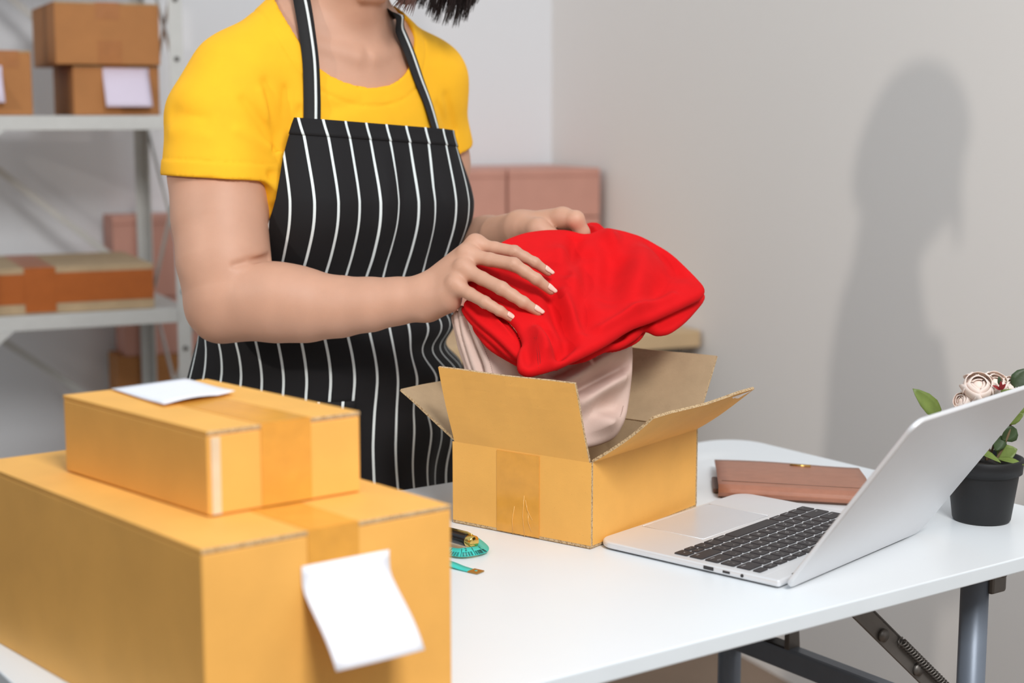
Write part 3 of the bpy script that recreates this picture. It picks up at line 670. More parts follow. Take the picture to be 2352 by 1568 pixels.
# ---------------------------------------------------------------- wooden bench with pink cartons along the side wall
BE = V(0.445, 3.655, 0); BLEN, BDEP = 0.80, 0.74
ben = thing('work_bench', BE - D * BLEN / 2 - NF * BDEP / 2, 'pale wooden bench against the side wall under the pink cartons', 'bench')
box('bench_top', BE - D * BLEN - NF * BDEP + UP * 0.700, D * BLEN, NF * BDEP, UP * 0.040, M_WOOD, ben, 0.004)
for s in (0.03, BLEN - 0.07):
    for b in (0.04, BDEP - 0.08): box('leg', BE - D * (s + 0.04) - NF * (b + 0.04), D * 0.04, NF * 0.04, UP * 0.70, M_DARKM, ben, 0.003)
box('apron_rail', BE - D * (BLEN - 0.06) - NF * 0.06 + UP * 0.62, D * (BLEN - 0.12), NF * 0.02, UP * 0.08, M_DARKM, ben)
bx = CORNER + NF * 0.335 - D * 0.025
pz = 0.7405
names = {0: 'bottom', 1: 'middle', 2: 'topmost'}
for r_, h_ in enumerate((0.118, 0.120, 0.126)):
    for c_ in range(2):
        w_ = 0.262 if c_ == 0 else 0.25
        p = V(bx[0], bx[1], pz) - D * (0.262 if c_ == 0 else 0.262 + 0.25 + 0.006)
        pink_carton(p, w_, 0.30, h_, 'pink carton on the bench, %s of the stack %s the side wall' % (names[r_], 'nearest' if c_ == 0 else 'second from'), 'pink cartons stacked on the bench')
    pz += h_ + 0.001

# ---------------------------------------------------------------- implicit surfaces (smooth bodies and cloth)
def smin(a, b, k):
    h = np.clip(0.5 + 0.5 * (b - a) / k, 0, 1); return b + (a - b) * h - k * h * (1 - h)
def smax(a, b, k): return -smin(-a, -b, k)
def rcone(p, a, b, ra, rb):
    ba = b - a; q = p - a; t = np.clip(q @ ba / (ba @ ba), 0, 1)
    return np.linalg.norm(q - t[:, None] * ba, axis=1) - (ra + (rb - ra) * t)
def chain(p, pts, rs, k=0.01):
    d = None
    for i in range(len(pts) - 1):
        e = rcone(p, pts[i], pts[i + 1], rs[i], rs[i + 1]); d = e if d is None else smin(d, e, k)
    return d
def ellipsoid(p, c, ax, r):
    """ax: 3 orthonormal rows, r radii"""
    q = (p - c) @ np.asarray(ax).T; r = np.asarray(r, float); k0 = np.linalg.norm(q / r, axis=1); k1 = np.linalg.norm(q / (r * r), axis=1)
    return k0 * (k0 - 1) / np.maximum(k1, 1e-9)
def polygonize(f, lo, hi, h, slack=1.5, proj=1):
    """sparse surface nets of f<0 in the box lo..hi with cell size h -> verts, quads"""
    lo, hi = np.asarray(lo, float), np.asarray(hi, float); B = 8; bs = B * h
    nb = np.maximum(1, np.ceil((hi - lo) / bs).astype(int))
    g = np.stack(np.meshgrid(*[np.arange(n) for n in nb], indexing='ij'), -1).reshape(-1, 3)
    keep = np.concatenate([np.abs(f(lo + (c + 0.5) * bs)) < bs * 0.87 * slack for c in np.array_split(g, max(1, len(g) // 200000))])
    g = g[keep]; loc = np.stack(np.meshgrid(*[np.arange(B + 1)] * 3, indexing='ij'), -1).reshape(-1, 3)
    N = nb * B + 4; keyf = lambda c: (c[..., 0] * N[1] + c[..., 1]) * N[2] + c[..., 2]
    VK, VP, Q = [], [], []
    co = np.array([[i, j, k] for i in (0, 1) for j in (0, 1) for k in (0, 1)])
    ed = [(a, b) for a in range(8) for b in range(a + 1, 8) if np.abs(co[a] - co[b]).sum() == 1]
    for ch in np.array_split(g, max(1, len(g) // 400)):
        if len(ch) == 0: continue
        gi = ch[:, None, :] * B + loc[None]; d = f((lo + gi.reshape(-1, 3) * h)).reshape(len(ch), B + 1, B + 1, B + 1)
        s = d < 0
        cs = np.stack([s[:, i:i + B, j:j + B, k:k + B] for i, j, k in co], -1); act = cs.any(-1) & ~cs.all(-1)
        bi, ci, cj, ck = np.nonzero(act)
        if len(bi) == 0: continue
        cv = np.stack([d[bi, ci + i, cj + j, ck + k] for i, j, k in co], -1)
        acc = np.zeros((len(bi), 3)); cnt = np.zeros(len(bi))
        for a, b in ed:
            m = (cv[:, a] < 0) != (cv[:, b] < 0); t = cv[m, a] / (cv[m, a] - cv[m, b])
            acc[m] += co[a] + (co[b] - co[a]) * t[:, None]; cnt[m] += 1
        base = ch[bi] * B + np.stack([ci, cj, ck], -1)
        VK.append(keyf(base)); VP.append(lo + (base + acc / cnt[:, None]) * h)
        for ax in range(3):
            o1, o2 = [(1, 2), (2, 0), (0, 1)][ax]; e = np.zeros(3, int); e[ax] = 1
            sa = s[:, :B, :B, :B]; sb = s[:, e[0]:B + e[0], e[1]:B + e[1], e[2]:B + e[2]]
            bi2, x, y, z = np.nonzero(sa != sb)
            if len(bi2) == 0: continue
            b0 = ch[bi2] * B + np.stack([x, y, z], -1); e1 = np.zeros(3, int); e1[o1] = 1; e2 = np.zeros(3, int); e2[o2] = 1
            quad = np.stack([keyf(b0 - e1 - e2), keyf(b0 - e2), keyf(b0), keyf(b0 - e1)], -1)
            fl = ~sa[bi2, x, y, z]; quad[fl] = quad[fl][:, ::-1]; Q.append(quad)
    VK, VP, Q = np.concatenate(VK), np.concatenate(VP), np.concatenate(Q)
    od = np.argsort(VK); VK, VP = VK[od], VP[od]; ix = np.searchsorted(VK, Q); ix = np.minimum(ix, len(VK) - 1)
    ok = (VK[ix] == Q).all(1); Q = ix[ok]
    for _ in range(proj):
        e = h * 0.25; d0 = f(VP); gr = np.stack([f(VP + np.eye(3)[i] * e) - d0 for i in range(3)], -1) / e
        st = d0 / np.maximum((gr ** 2).sum(1), 0.2); VP = VP - gr * np.clip(st, -h * .6, h * .6)[:, None]
    return VP, Q
def np_mesh(name, VP, Q, m, parent, smooth=True):
    org = origin_of(parent) if parent is not None else np.array([VP[:, 0].mean(), VP[:, 1].mean(), VP[:, 2].min()])
    me = bpy.data.meshes.new(name); me.vertices.add(len(VP)); me.vertices.foreach_set('co', (VP - org).astype(np.float32).ravel())
    me.loops.add(Q.size); me.loops.foreach_set('vertex_index', Q.astype(np.int32).ravel())
    me.polygons.add(len(Q)); me.polygons.foreach_set('loop_start', np.arange(0, Q.size, 4, dtype=np.int32)); me.polygons.foreach_set('loop_total', np.full(len(Q), 4, dtype=np.int32))
    me.polygons.foreach_set('use_smooth', np.ones(len(Q), bool)); me.update(calc_edges=True); me.validate(); me.materials.append(m)
    o = bpy.data.objects.new(name, me); COL.objects.link(o)
    if parent is not None: o.parent = parent
    else: o.location = tuple(org)
    return o
def hit(x, y, f, y0=1.5, y1=2.8, off=0.0, n=260):
    """first point along the pixel ray where f<=off (or the closest approach)"""
    r = ray(x, y); Ys = np.linspace(y0, y1, n); pts = CAM + r[None] * (Ys / r[1])[:, None]; d = f(pts) - off
    i = np.argmax(d < 0)
    if d[i] < 0:
        if i == 0: return pts[0]
        t = d[i - 1] / (d[i - 1] - d[i]); return pts[i - 1] * (1 - t) + pts[i] * t
    return pts[np.argmin(d)]

M_SKIN = mat('skin', (200, 153, 128), 0.55, 0.05, 22, 0.12, 700, sss=0.12)
M_NAIL = mat('fingernail', (236, 196, 180), 0.22, 0.03, 60)
M_SHIRT = mat('tshirt_yellow_cotton', (252, 187, 26), 0.85, 0.03, 30, 0.15, 900)
M_RED = mat('red_cotton', (214, 9, 16), 0.9, 0.04, 40, 0.15, 900, spec=0.25)
M_BEIGE = mat('beige_cotton', (216, 190, 178), 0.9, 0.04, 40, 0.2, 900, spec=0.15)
M_HAIR = mat('hair_dark_brown', (34, 22, 20), 0.38, 0.3, 60)
M_HAIRB = mat('hair_brown_strands', (74, 40, 30), 0.35, 0.3, 60)
M_TROUS = mat('trousers_dark', (44, 46, 56), 0.85, 0.06, 40, 0.2, 500)
M_SHOE = mat('shoe_white', (200, 200, 200), 0.6, 0.05, 40)
M_BLK = mat('apron_black_cotton', (26, 25, 27), 0.8, 0.08, 40, 0.2, 800)
M_STRIPE = mat('apron_white_stripe', (226, 232, 232), 0.8, 0.03, 200, 0.3, 900)

# ---------------------------------------------------------------- the person
HA, HF = dirv(38.5), V(math.sin(math.radians(38.5)), -math.cos(math.radians(38.5)), 0)     # her left, her front
SC = V(-0.248, 2.19, 0)
PZ = SC - HF * 0.05
person = thing('person', V(PZ[0], PZ[1], 0), 'person in a yellow t-shirt and striped black apron packing a red garment', 'person')
TZS = [0.60, 0.72, 0.80, 0.88, 0.95, 1.00, 1.06, 1.13, 1.20, 1.26, 1.31, 1.345, 1.38, 1.42]
TAW = [.180, .188, .188, .180, .166, .160, .162, .166, .164, .158, .138, .108, .072, .050]
TBD = [.118, .128, .128, .122, .112, .108, .108, .110, .108, .096, .082, .068, .056, .048]
TOF = [-.055, -.055, -.052, -.045, -.030, -.016, -.003, .006, .006, .004, .004, .008, .016, .024]
def torso_d(p):
    z = np.clip(p[:, 2], TZS[0], TZS[-1]); a, b, o = (np.interp(z, TZS, v) for v in (TAW, TBD, TOF))
    q = p - SC; x = q[:, 0] * HA[0] + q[:, 1] * HA[1]; y = q[:, 0] * HF[0] + q[:, 1] * HF[1] - o
    e = np.sqrt((x / a) ** 2 + (y / b) ** 2 + 1e-9); g = np.sqrt((x / a ** 2) ** 2 + (y / b ** 2) ** 2 + 1e-9)
    d = e * (e - 1) / g
    d = np.where(e < 0.3, -0.5 * np.minimum(a, b), d)
    d = np.maximum(d, np.maximum(TZS[0] - p[:, 2], p[:, 2] - TZS[-1]))
    for s in (-1, 1): d = smin(d, ellipsoid(p, SC + HF * 0.078 + HA * 0.078 * s + UP * 1.125, (HA, HF, UP), (.072, .066, .074)), 0.035)
    d = smin(d, ellipsoid(p, SC + HF * 0.02 + UP * 0.90, (HA, HF, UP), (.13, .108, .10)), 0.05)
    return d
RS, LS = on_Y(545, 182, 2.09), SC + HA * 0.155 + UP * 1.290
R_UP = [RS, on_Y(506, 275, 2.07), on_Y(501, 400, 2.045), on_Y(506, 500, 2.025), on_Y(514, 600, 2.0), on_Y(520, 672, 1.985)]
R_UPR = [.0550, .0605, .0605, .0585, .0555, .0500]
R_FO = [on_Y(522, 690, 1.985), on_Y(580, 692, 1.978), on_Y(640, 699, 1.972), on_Y(705, 705, 1.965), on_Y(780, 704, 1.955), on_Y(850, 699, 1.945), on_Y(915, 691, 1.937), on_Y(972, 684, 1.93)]
R_FOR = [.0440, .0460, .0455, .0415, .0360, .0312, .0268, .0242]
LE, LW = V(-0.118, 2.365, 1.025), on_Y(1195, 527, 2.10)
L_UP = [LS, LS * 0.55 + LE * 0.45 + V(0.004, 0.004, 0), LE]; L_UPR = [.056, .053, .043]
L_FO = [LE, LE * .7 + LW * .3, LE * .35 + LW * .65, LW]; L_FOR = [.043, .042, .033, .0245]
NECK0, HEAD = SC + HF * 0.018 + UP * 1.335, SC + HF * 0.068 + UP * 1.497
HX = nrm(HF * 0.86 - UP * 0.5)           # where the face looks: forwards and down
HY = nrm(UP - HX * np.dot(UP, HX)); HL = np.cross(HY, HX)
if np.dot(HL, HA) < 0: HL = -HL
def hd(x, y, z): return HEAD + HL * x + HX * y + HY * z
def head_d(p):
    d = ellipsoid(p, hd(0, -.008, .022), (HL, HX, HY), (.075, .094, .095))
    d = smin(d, ellipsoid(p, hd(0, .028, -.045), (HL, HX, HY), (.056, .058, .068)), 0.03)
    d = smin(d, ellipsoid(p, hd(0, .055, -.098), (HL, HX, HY), (.026, .025, .022)), 0.025)     # chin
    d = smin(d, rcone(p, hd(0, .086, .012), hd(0, .104, -.026), .008, .012), 0.014)               # nose
    d = smin(d, rcone(p, hd(-.016, .082, -.060), hd(.016, .082, -.060), .0075, .0075), 0.008)   # lips
    d = smin(d, rcone(p, hd(-.014, .081, -.070), hd(.014, .081, -.070), .0070, .0070), 0.006)
    for s in (-1, 1):
        d = smax(d, -ellipsoid(p, hd(.032 * s, .098, .010), (HL, HX, HY), (.020, .014, .011)), 0.012)
        d = smin(d, ellipsoid(p, hd(.032 * s, .078, .010), (HL, HX, HY), (.013, .012, .012)), 0.004)   # eyeball under lid
        d = smin(d, rcone(p, hd(.014 * s, .086, .028), hd(.048 * s, .076, .030), .006, .005), 0.010)     # brow
        d = smin(d, ellipsoid(p, hd(.076 * s, -.010, -.005), (HL, HX, HY), (.008, .017, .030)), 0.008)   # ear
    return d
def neck_d(p):
    d = rcone(p, NECK0 - UP * 0.03, hd(0, -.025, -.055), .056, .052)
    return d
def shoulders_d(p):
    tr = HA * 0.0
    d = rcone(p, RS, NECK0 + UP * 0.050 - HF * 0.016 - HA * 0.030, .050, .040)
    d = smin(d, rcone(p, LS, NECK0 + UP * 0.045 - HF * 0.016 + HA * 0.030, .050, .040), 0.02)
    # collar bones
    return d
def clav_d(p):
    d = rcone(p, SC + HF * .082 + UP * 1.318 - HA * .012, SC + HF * .045 + UP * 1.345 - HA * .11, .007, .007)
    return np.minimum(d, rcone(p, SC + HF * .082 + UP * 1.318 + HA * .012, SC + HF * .045 + UP * 1.345 + HA * .11, .007, .007))
HIP = [PZ - HA * 0.088 + UP * 0.80, PZ + HA * 0.088 + UP * 0.80]
KNE = [PZ - HA * 0.085 + HF * 0.01 + UP * 0.44, PZ + HA * 0.085 + HF * 0.01 + UP * 0.44]
ANK = [PZ - HA * 0.085 - HF * 0.01 + UP * 0.085, PZ + HA * 0.085 - HF * 0.01 + UP * 0.085]
def legs_d(p, ex=0.0):
    d = None
    for i in (0, 1):
        e = chain(p, [HIP[i], HIP[i] * .5 + KNE[i] * .5, KNE[i], KNE[i] * .68 + ANK[i] * .32, ANK[i]], [.092, .078, .056, .054, .036], 0.02)
        d = e if d is None else smin(d, e, 0.01)
    return d - ex
def feet_d(p):
    d = None
    for i in (0, 1):
        a = ANK[i]; e = rcone(p, a - UP * .045 - HF * .03, a - UP * .052 + HF * .15, .034, .027); d = e if d is None else np.minimum(d, e)
    return np.maximum(d, 0.004 - p[:, 2])
def trunk_d(p):
    d = smin(torso_d(p), shoulders_d(p), 0.045)
    d = smin(d, chain(p, R_UP[:3], [r for r in R_UPR[:3]], .02), 0.03)
    return smin(d, chain(p, [L_UP[0], L_UP[1]], L_UPR[:2], .02), 0.03)
def body_coarse(p):
    d = smin(torso_d(p), shoulders_d(p), 0.045)
    d = smin(d, chain(p, R_UP[:2] + [R_UP[1] * .4 + R_UP[2] * .6], [.0550, .0590, .058], .02), 0.03)
    d = smin(d, chain(p, [LS, LS * .7 + LE * .3], [.056, .051], .02), 0.03)
    d = smin(d, clav_d(p), 0.014)
    d = smin(d, neck_d(p), 0.03); d = smin(d, head_d(p), 0.02)
    lo = p[:, 2] < 0.95
    if lo.any():
        e = np.full(len(p), 9.0); e[lo] = np.minimum(legs_d(p[lo]), 9); e[lo] = smin(e[lo], feet_d(p[lo]), 0.02); d = smin(d, e, 0.02)
    return d

# right hand: joints as pixels on the hand, with the depth of the forearm and of the cloth it rests on
def J(*a): return [on_Y(x, y, Y) for x, y, Y in a]
RF = [ # index, middle, ring, little: MCP, PIP, DIP, tip
    (J((1092, 562, 1.932), (1182, 578, 1.908), (1228, 603, 1.906), (1259, 625, 1.912)), (.0092, .0074, .0066, .0052)),
    (J((1072, 586, 1.918), (1180, 607, 1.886), (1232, 641, 1.884), (1265, 667, 1.890)), (.0098, .0081, .0071, .0056)),
    (J((1065, 618, 1.904), (1152, 662, 1.868), (1202, 694, 1.864), (1236, 716, 1.868)), (.0096, .0081, .0070, .0056)),
    (J((1046, 656, 1.896), (1114, 694, 1.866), (1148, 714, 1.862), (1175, 731, 1.864)), (.0088, .0070, .0062, .0049))]
RWR = R_FO[-1]
def hand_r(p):
    d = None
    for k, (j, r) in enumerate(RF):
        w = RWR + (V(0, .010, .010), V(0, .003, .005), V(0, -.004, -.003), V(0, -.008, -.010))[k]
        e = rcone(p, w, j[0], .0150, .0118); d = e if d is None else smin(d, e, 0.012)
    d = smin(d, rcone(p, on_Y(990, 700, 1.924), on_Y(1032, 690, 1.906), .0185, .0150), 0.014)     # heel of the hand
    d = smin(d, rcone(p, on_Y(1000, 670, 1.945), on_Y(1050, 640, 1.945), .0150, .0130), 0.014)    # thumb base
    th = chain(p, J((1010, 660, 1.950), (1062, 648, 1.968), (1105, 660, 1.976), (1132, 676, 1.972)), (.0125, .0105, .0092, .0075), 0.006)
    d = smin(d, th, 0.010)
    for j, r in RF:
        d = smin(d, ellipsoid(p, j[0] + V(0, -.003, .0045), np.eye(3), (.0095, .0095, .0085)), 0.006)   # knuckle
    fs = []
    for j, r in RF:
        e = chain(p, [j[0], j[0] * .5 + j[1] * .5, j[1], j[1] * .5 + j[2] * .5, j[2], j[3]], (r[0], r[0] * .86, r[1] * 1.03, r[1] * .89, r[2], r[3]), 0.003)
        # creases over the middle joint
        ax = nrm(j[2] - j[0]); t = (p - j[1]) @ ax; e = e + 0.00035 * np.cos(t * 2 * math.pi / 0.0023) * np.exp(-(t / 0.0042) ** 2)
        t2 = (p - j[2]) @ ax; e = e + 0.0002 * np.cos(t2 * 2 * math.pi / 0.002) * np.exp(-(t2 / 0.003) ** 2)
        fs.append(e)
    f = fs[0]
    for e in fs[1:]: f = smin(f, e, 0.0022)
    return smin(d, f, 0.009)
LF = [(J((1292, 500, 2.055), (1322, 504, 2.040), (1337, 534, 2.044), (1340, 560, 2.052)), (.0125, .0115, .0098, .0080)),
      (J((1280, 506, 2.075), (1310, 512, 2.066), (1322, 540, 2.068), (1322, 566, 2.074)), (.0120, .0105, .0095, .0080)),
      (J((1262, 512, 2.092), (1290, 520, 2.088), (1300, 548, 2.088), (1300, 574, 2.092)), (.0115, .0100, .0090, .0075)),
      (J((1245, 520, 2.105), (1268, 530, 2.104), (1278, 556, 2.104), (1278, 578, 2.106)), (.0105, .0090, .0080, .0068))]
def hand_l(p):
    d = None
    for k, (j, r) in enumerate(LF):
        w = LW + (V(.002, -.008, .006), V(0, -.002, .004), V(0, .004, 0), V(0, .008, -.004))[k]
        e = rcone(p, w, j[0], .0150, .0135); d = e if d is None else smin(d, e, 0.012)
    f = None
    for j, r in LF:
        e = chain(p, j, r, 0.004); f = e if f is None else smin(f, e, 0.002)
    d = smin(d, f, 0.008)
    th = chain(p, J((1205, 522, 2.080), (1238, 528, 2.052), (1272, 548, 2.040), (1296, 566, 2.040)), (.0165, .0150, .0110, .0085), 0.006)
    return smin(d, th, 0.0045)
# elbow crease line
CREASE = None
def arm_r(p):
    up_ = chain(p, R_UP, R_UPR, 0.02); fo = chain(p, R_FO, R_FOR, 0.015)
    d = smin(up_, fo, 0.005)
    d = smin(d, rcone(p, on_Y(487, 718, 1.992), on_Y(500, 728, 1.988), .024, .026), 0.04)       # point of the elbow
    d = smin(d, ellipsoid(p, on_Y(640, 668, 1.965), np.eye(3), (.05, .035, .026)), 0.03)          # forearm muscle
    d = smin(d, ellipsoid(p, on_Y(968, 668, 1.922), np.eye(3), (.012, .012, .012)), 0.016)        # wrist bone
    if CREASE is not None: d = smax(d, -chain(p, CREASE, (.0002, .0018, .0045), .002), 0.009)
    near = np.linalg.norm(p - RWR, axis=1) < 0.24
    if near.any(): e = np.full(len(p), 1.0); e[near] = hand_r(p[near]); d = smin(d, e, 0.014)
    return d
def arm_l(p):
    d = smin(chain(p, L_UP, L_UPR, 0.02), chain(p, L_FO, L_FOR, 0.015), 0.018)
    near = np.linalg.norm(p - LW, axis=1) < 0.24
    if near.any(): e = np.full(len(p), 1.0); e[near] = hand_l(p[near]); d = smin(d, e, 0.014)
    return d
CREASE = [hit(538, 609, arm_r), hit(572, 600, arm_r), hit(620, 593, arm_r)]
CUT_R = on_Y(501, 330, 2.05)[2]; CUT_L = (LS * .8 + LE * .2)[2]
V1, Q1 = polygonize(body_coarse, SC + V(-.34, -.34, -.01), SC + V(.34, .34, 1.66), 0.0052)
V2, Q2 = polygonize(lambda p: np.maximum(arm_r(p), p[:, 2] - CUT_R), V(-.50, 1.78, .88), V(.12, 2.16, CUT_R + .01), 0.0019)
V3, Q3 = polygonize(lambda p: np.maximum(arm_l(p), p[:, 2] - CUT_L), V(-.22, 1.98, .94), V(.15, 2.46, CUT_L + .01), 0.0026)
body = np_mesh('body', np.concatenate([V1, V2, V3]), np.concatenate([Q1, Q2 + len(V1), Q3 + len(V1) + len(V2)]), M_SKIN, person)
# fingernails
def nail(j, rr, w):
    d = nrm(j[3] - j[2]); L = np.linalg.norm(j[3] - j[2]); c = j[3]; view = nrm(CAM - c); tgt = nrm(view * 0.75 + UP * 0.75); up_ = nrm(tgt - d * np.dot(tgt, d)); s = np.cross(d, up_)
    vs_, fs = [], []
    for i in range(9):
        t = i / 8; back = 0.0085 - 0.0142 * t      # metres behind the tip centre
        rad = rr[3] + (rr[2] - rr[3]) * max(0, back) / L
        for k in range(7):
            u = (k / 6 - 0.5) * 2; ww = w * (0.80 + 0.20 * math.sin(math.pi * min(1, 0.25 + t))) * (1 if t < 0.85 else 1 - 0.9 * (t - 0.85)); th = u * 0.9
            vs_.append(c - d * (back + 0.0012 * u * u * (t > 0.5) - 0.0012 * u * u * (t < 0.3)) + s * math.sin(th) * ww * 1.15 + up_ * (rad * math.cos(th * 0.95) + 0.0006 - 0.0012 * max(0, t - 0.6) ** 2))
    for i in range(8):
        for k in range(6): fs.append((i * 7 + k, i * 7 + k + 1, (i + 1) * 7 + k + 1, (i + 1) * 7 + k))
    o = mesh_obj('fingernail', vs_, fs, M_NAIL, body, True); fix_normals(o); md = o.modifiers.new('Solidify', 'SOLIDIFY'); md.thickness = 0.0007; md.offset = 0
for j, r in RF: nail(j, r, r[3] * 0.84)

# t-shirt
NC = SC + HF * 0.032 + UP * 1.362; NE = nrm(HF * -0.786 + UP * 0.62); NN = nrm(HF * 0.62 + UP * 0.786)
def neck_open(p):
    q = p - NC; return (np.sqrt((q @ HA / 0.101) ** 2 + (q @ NE / 0.103) ** 2) - 1) * 0.1
SLV = on_Y(502, 409, 2.045); SLN = nrm(V(-.058, -.041, -1))
SLL = on_Y(1010, 336, 2.31); SLNL = nrm(LE - LS)
FOLDS = []      # (a, b, radius, depth) grooves / ridges on the shirt
def shirt_base(p):
    d = smin(torso_d(p) - 0.005, shoulders_d(p) - 0.005, 0.05)
    ar = chain(p, R_UP[:4], [.0590, .0650, .0645, .0640], .03)
    band = (p - SLV) @ SLN
    ar = ar - 0.0012 * np.clip((band + 0.021) / 0.001, 0, 1) + 0.0010 * np.exp(-((band + 0.021) / 0.0016) ** 2)
    ar = smax(ar, band, 0.002)
    al = smax(chain(p, [LS, LS * .6 + LE * .4, LE], [.060, .060, .054], .03), (p - SLL) @ SLNL, 0.002)
    d = smin(d, ar, 0.028); return smin(d, al, 0.028)
def shirt_d(p):
    d = shirt_base(p)
    fo_ = np.zeros(len(p))
    for a, b, r, k in FOLDS:
        e = rcone(p, a, b, r, r * 0.4)
        fo_ = fo_ + 1.9 * k * np.exp(-(np.maximum(e + r, 0) / r) ** 2)
    d = d + np.minimum(fo_, 0.0034)
    no = neck_open(p); d = d + 0.0012 * np.exp(-((no - 0.0205) / 0.0014) ** 2) - 0.0006 * ((no < 0.0195) & (no > 0))
    d = smax(d, -no, 0.004)
    return smax(d, 0.80 - p[:, 2], 0.004)
for x0, y0, x1, y1, r, k in ((645, 335, 560, 230, .010, .0035), (648, 330, 610, 190, .009, .004), (652, 325, 655, 205, .008, .0035), (655, 330, 690, 250, .007, .003),
                             (640, 350, 545, 300, .010, -.003), (640, 345, 600, 210, .009, -.0025), (625, 400, 655, 385, .006, .0035), (628, 345, 660, 330, .006, .004), (620, 480, 650, 470, .006, .003),
                             (1040, 300, 1025, 220, .009, .003), (1035, 310, 1005, 240, .008, .003), (400, 260, 470, 270, .012, .0018), (395, 300, 480, 315, .012, -.0015), (760, 250, 830, 235, .012, .0015)):
    FOLDS.append((hit(x0, y0, shirt_base), hit(x1, y1, shirt_base), r, k))
Vs, Qs = polygonize(shirt_d, SC + V(-.36, -.34, .78), SC + V(.32, .32, 1.48), 0.0034)
tee = np_mesh('t_shirt', Vs, Qs, M_SHIRT, person); tag(tee, 'bright yellow short-sleeved t-shirt with scoop neck')
# trousers and shoes
def trous_d(p):
    d = smin(legs_d(p, 0.014), torso_d(p) - 0.009, 0.02); return np.maximum(np.maximum(d, p[:, 2] - 0.90), 0.07 - p[:, 2])
Vt, Qt = polygonize(trous_d, SC + V(-.34, -.28, .05), SC + V(.30, .34, .92), 0.010); np_mesh('trousers', Vt, Qt, M_TROUS, person)
for i in (0, 1):
    a = ANK[i]
    def shoe_d(p, a=a): return np.maximum(smin(rcone(p, a - UP * .040 - HF * .03, a - UP * .048 + HF * .155, .043, .035), rcone(p, a, a - UP * .03, .043, .045), .02), 0.001 - p[:, 2])
    Vq, Qq = polygonize(shoe_d, a + V(-.2, -.25, -.1), a + V(.22, .12, .1), 0.008); np_mesh('shoe', Vq, Qq, M_SHOE, person)

# hair: bob with loose strands
def hair_d(p):
    d = ellipsoid(p, hd(0, -.014, .024), (HL, HX, HY), (.088, .103, .108))
    d = smin(d, ellipsoid(p, hd(0, -.045, -.035), (HL, HX, HY), (.086, .070, .085)), 0.03)
    d = smin(d, rcone(p, hd(.078, .01, .0), hd(.090, .030, -.085), .028, .016), 0.02)
    d = smin(d, rcone(p, hd(-.078, .0, .0), hd(-.080, .005, -.075), .026, .014), 0.02)
    face = ellipsoid(p, hd(0, .085, -.035), (HL, HX, HY), (.060, .060, .095)); d = smax(d, -face, 0.02)
    neck = ellipsoid(p, hd(0, .0, -.12), (HL, HX, HY), (.064, .075, .06)); return smax(d, -neck, 0.015)
Vh, Qh = polygonize(hair_d, HEAD - .2, HEAD + .2, 0.005); hair = np_mesh('hair', Vh, Qh, M_HAIR, person)
def strands(name, roots, m):
    vs_, fs = [], []
    for root, mid, tip, r in roots:
        pts = bez(root, mid, tip, 9); n0 = len(vs_)
        for i, p in enumerate(pts):
            t = nrm(pts[min(i + 1, 8)] - pts[max(i - 1, 0)]); a = nrm(np.cross(t, V(.3, 1, .2))); b = np.cross(t, a); rr = r * (1 - (i / 8) ** 2.2) + 0.00015
            for k in range(5): w = 2 * math.pi * k / 5; vs_.append(p + rr * (a * math.cos(w) + b * math.sin(w)))
        for i in range(8):
            for k in range(5): fs.append((n0 + i * 5 + k, n0 + i * 5 + (k + 1) % 5, n0 + (i + 1) * 5 + (k + 1) % 5, n0 + (i + 1) * 5 + k))
    o = mesh_obj(name, vs_, fs, m, person, True); tag(o, kind='stuff'); return o
rnd = random.Random(3); rt = []
CL = [(968, 22), (985, 40), (1000, 55), (1012, 34), (1022, 60), (1035, 48), (1046, 66), (1058, 40), (1066, 52), (1078, 30), (1086, 12), (952, 12), (1030, 30), (1052, 24)]
for ci, (tx, ty) in enumerate(CL):
    Y0 = 2.165 + 0.012 * (ci % 4); bend = 26 + 14 * rnd.random(); sx = tx + 30 + rnd.gauss(0, 6)
    for k in range(44):
        g1, g2, g3 = rnd.gauss(0, 9), rnd.gauss(0, 8), rnd.gauss(0, 4.5); dY = rnd.gauss(0, .004)
        rt.append((on_Y(sx + g1 * 1.6, -250, Y0 + dY), on_Y(tx + bend + g2, -60, Y0 + dY), on_Y(tx + g3 + (6 if k % 9 == 0 else 0), ty - abs(rnd.gauss(0, 16)), Y0 + dY), 0.0006 + 0.0006 * rnd.random()))
strands('hair_strands', rt, M_HAIR)
rt = []
for k in range(46):
    u = rnd.random(); rt.append((on_Y(920 + 40 * u, -160, 2.085 + .01 * u), on_Y(948 + 22 * u + rnd.gauss(0, 3), -30, 2.08), on_Y(905 + 45 * u + rnd.gauss(0, 4), 8 + 34 * (0.3 + .7 * u) * rnd.random() ** .5, 2.08), 0.0009 + .0008 * rnd.random()))
strands('hair_strands', rt, M_HAIRB)

# apron: fabric laid round the torso, stripes follow the cloth
def drape_form(p): return smin(torso_d(p) - 0.008, shoulders_d(p) - 0.006, 0.04)
NZ, NTH = 150, 181; ZT_, ZB_ = 1.230, 0.52
zs = np.linspace(ZT_, ZB_, NZ); ths = np.linspace(-2.3, 2.3, NTH)
def axis_pt(z): return SC + HF * np.interp(z, TZS, TOF) + UP * z
RHO = np.zeros((NZ, NTH))
for i, z in enumerate(zs):
    c = axis_pt(max(z, 0.62)); c[2] = max(z, 0.62); dirs = np.cos(ths)[:, None] * HF + np.sin(ths)[:, None] * HA
    lo_, hi_ = np.full(NTH, 0.02), np.full(NTH, 0.40)
    for _ in range(16):
        mid = (lo_ + hi_) / 2; d = drape_form(c + dirs * mid[:, None]); ins = d < 0.002; lo_ = np.where(ins, mid, lo_); hi_ = np.where(ins, hi_, mid)
    RHO[i] = hi_
dz = zs[0] - zs[1]
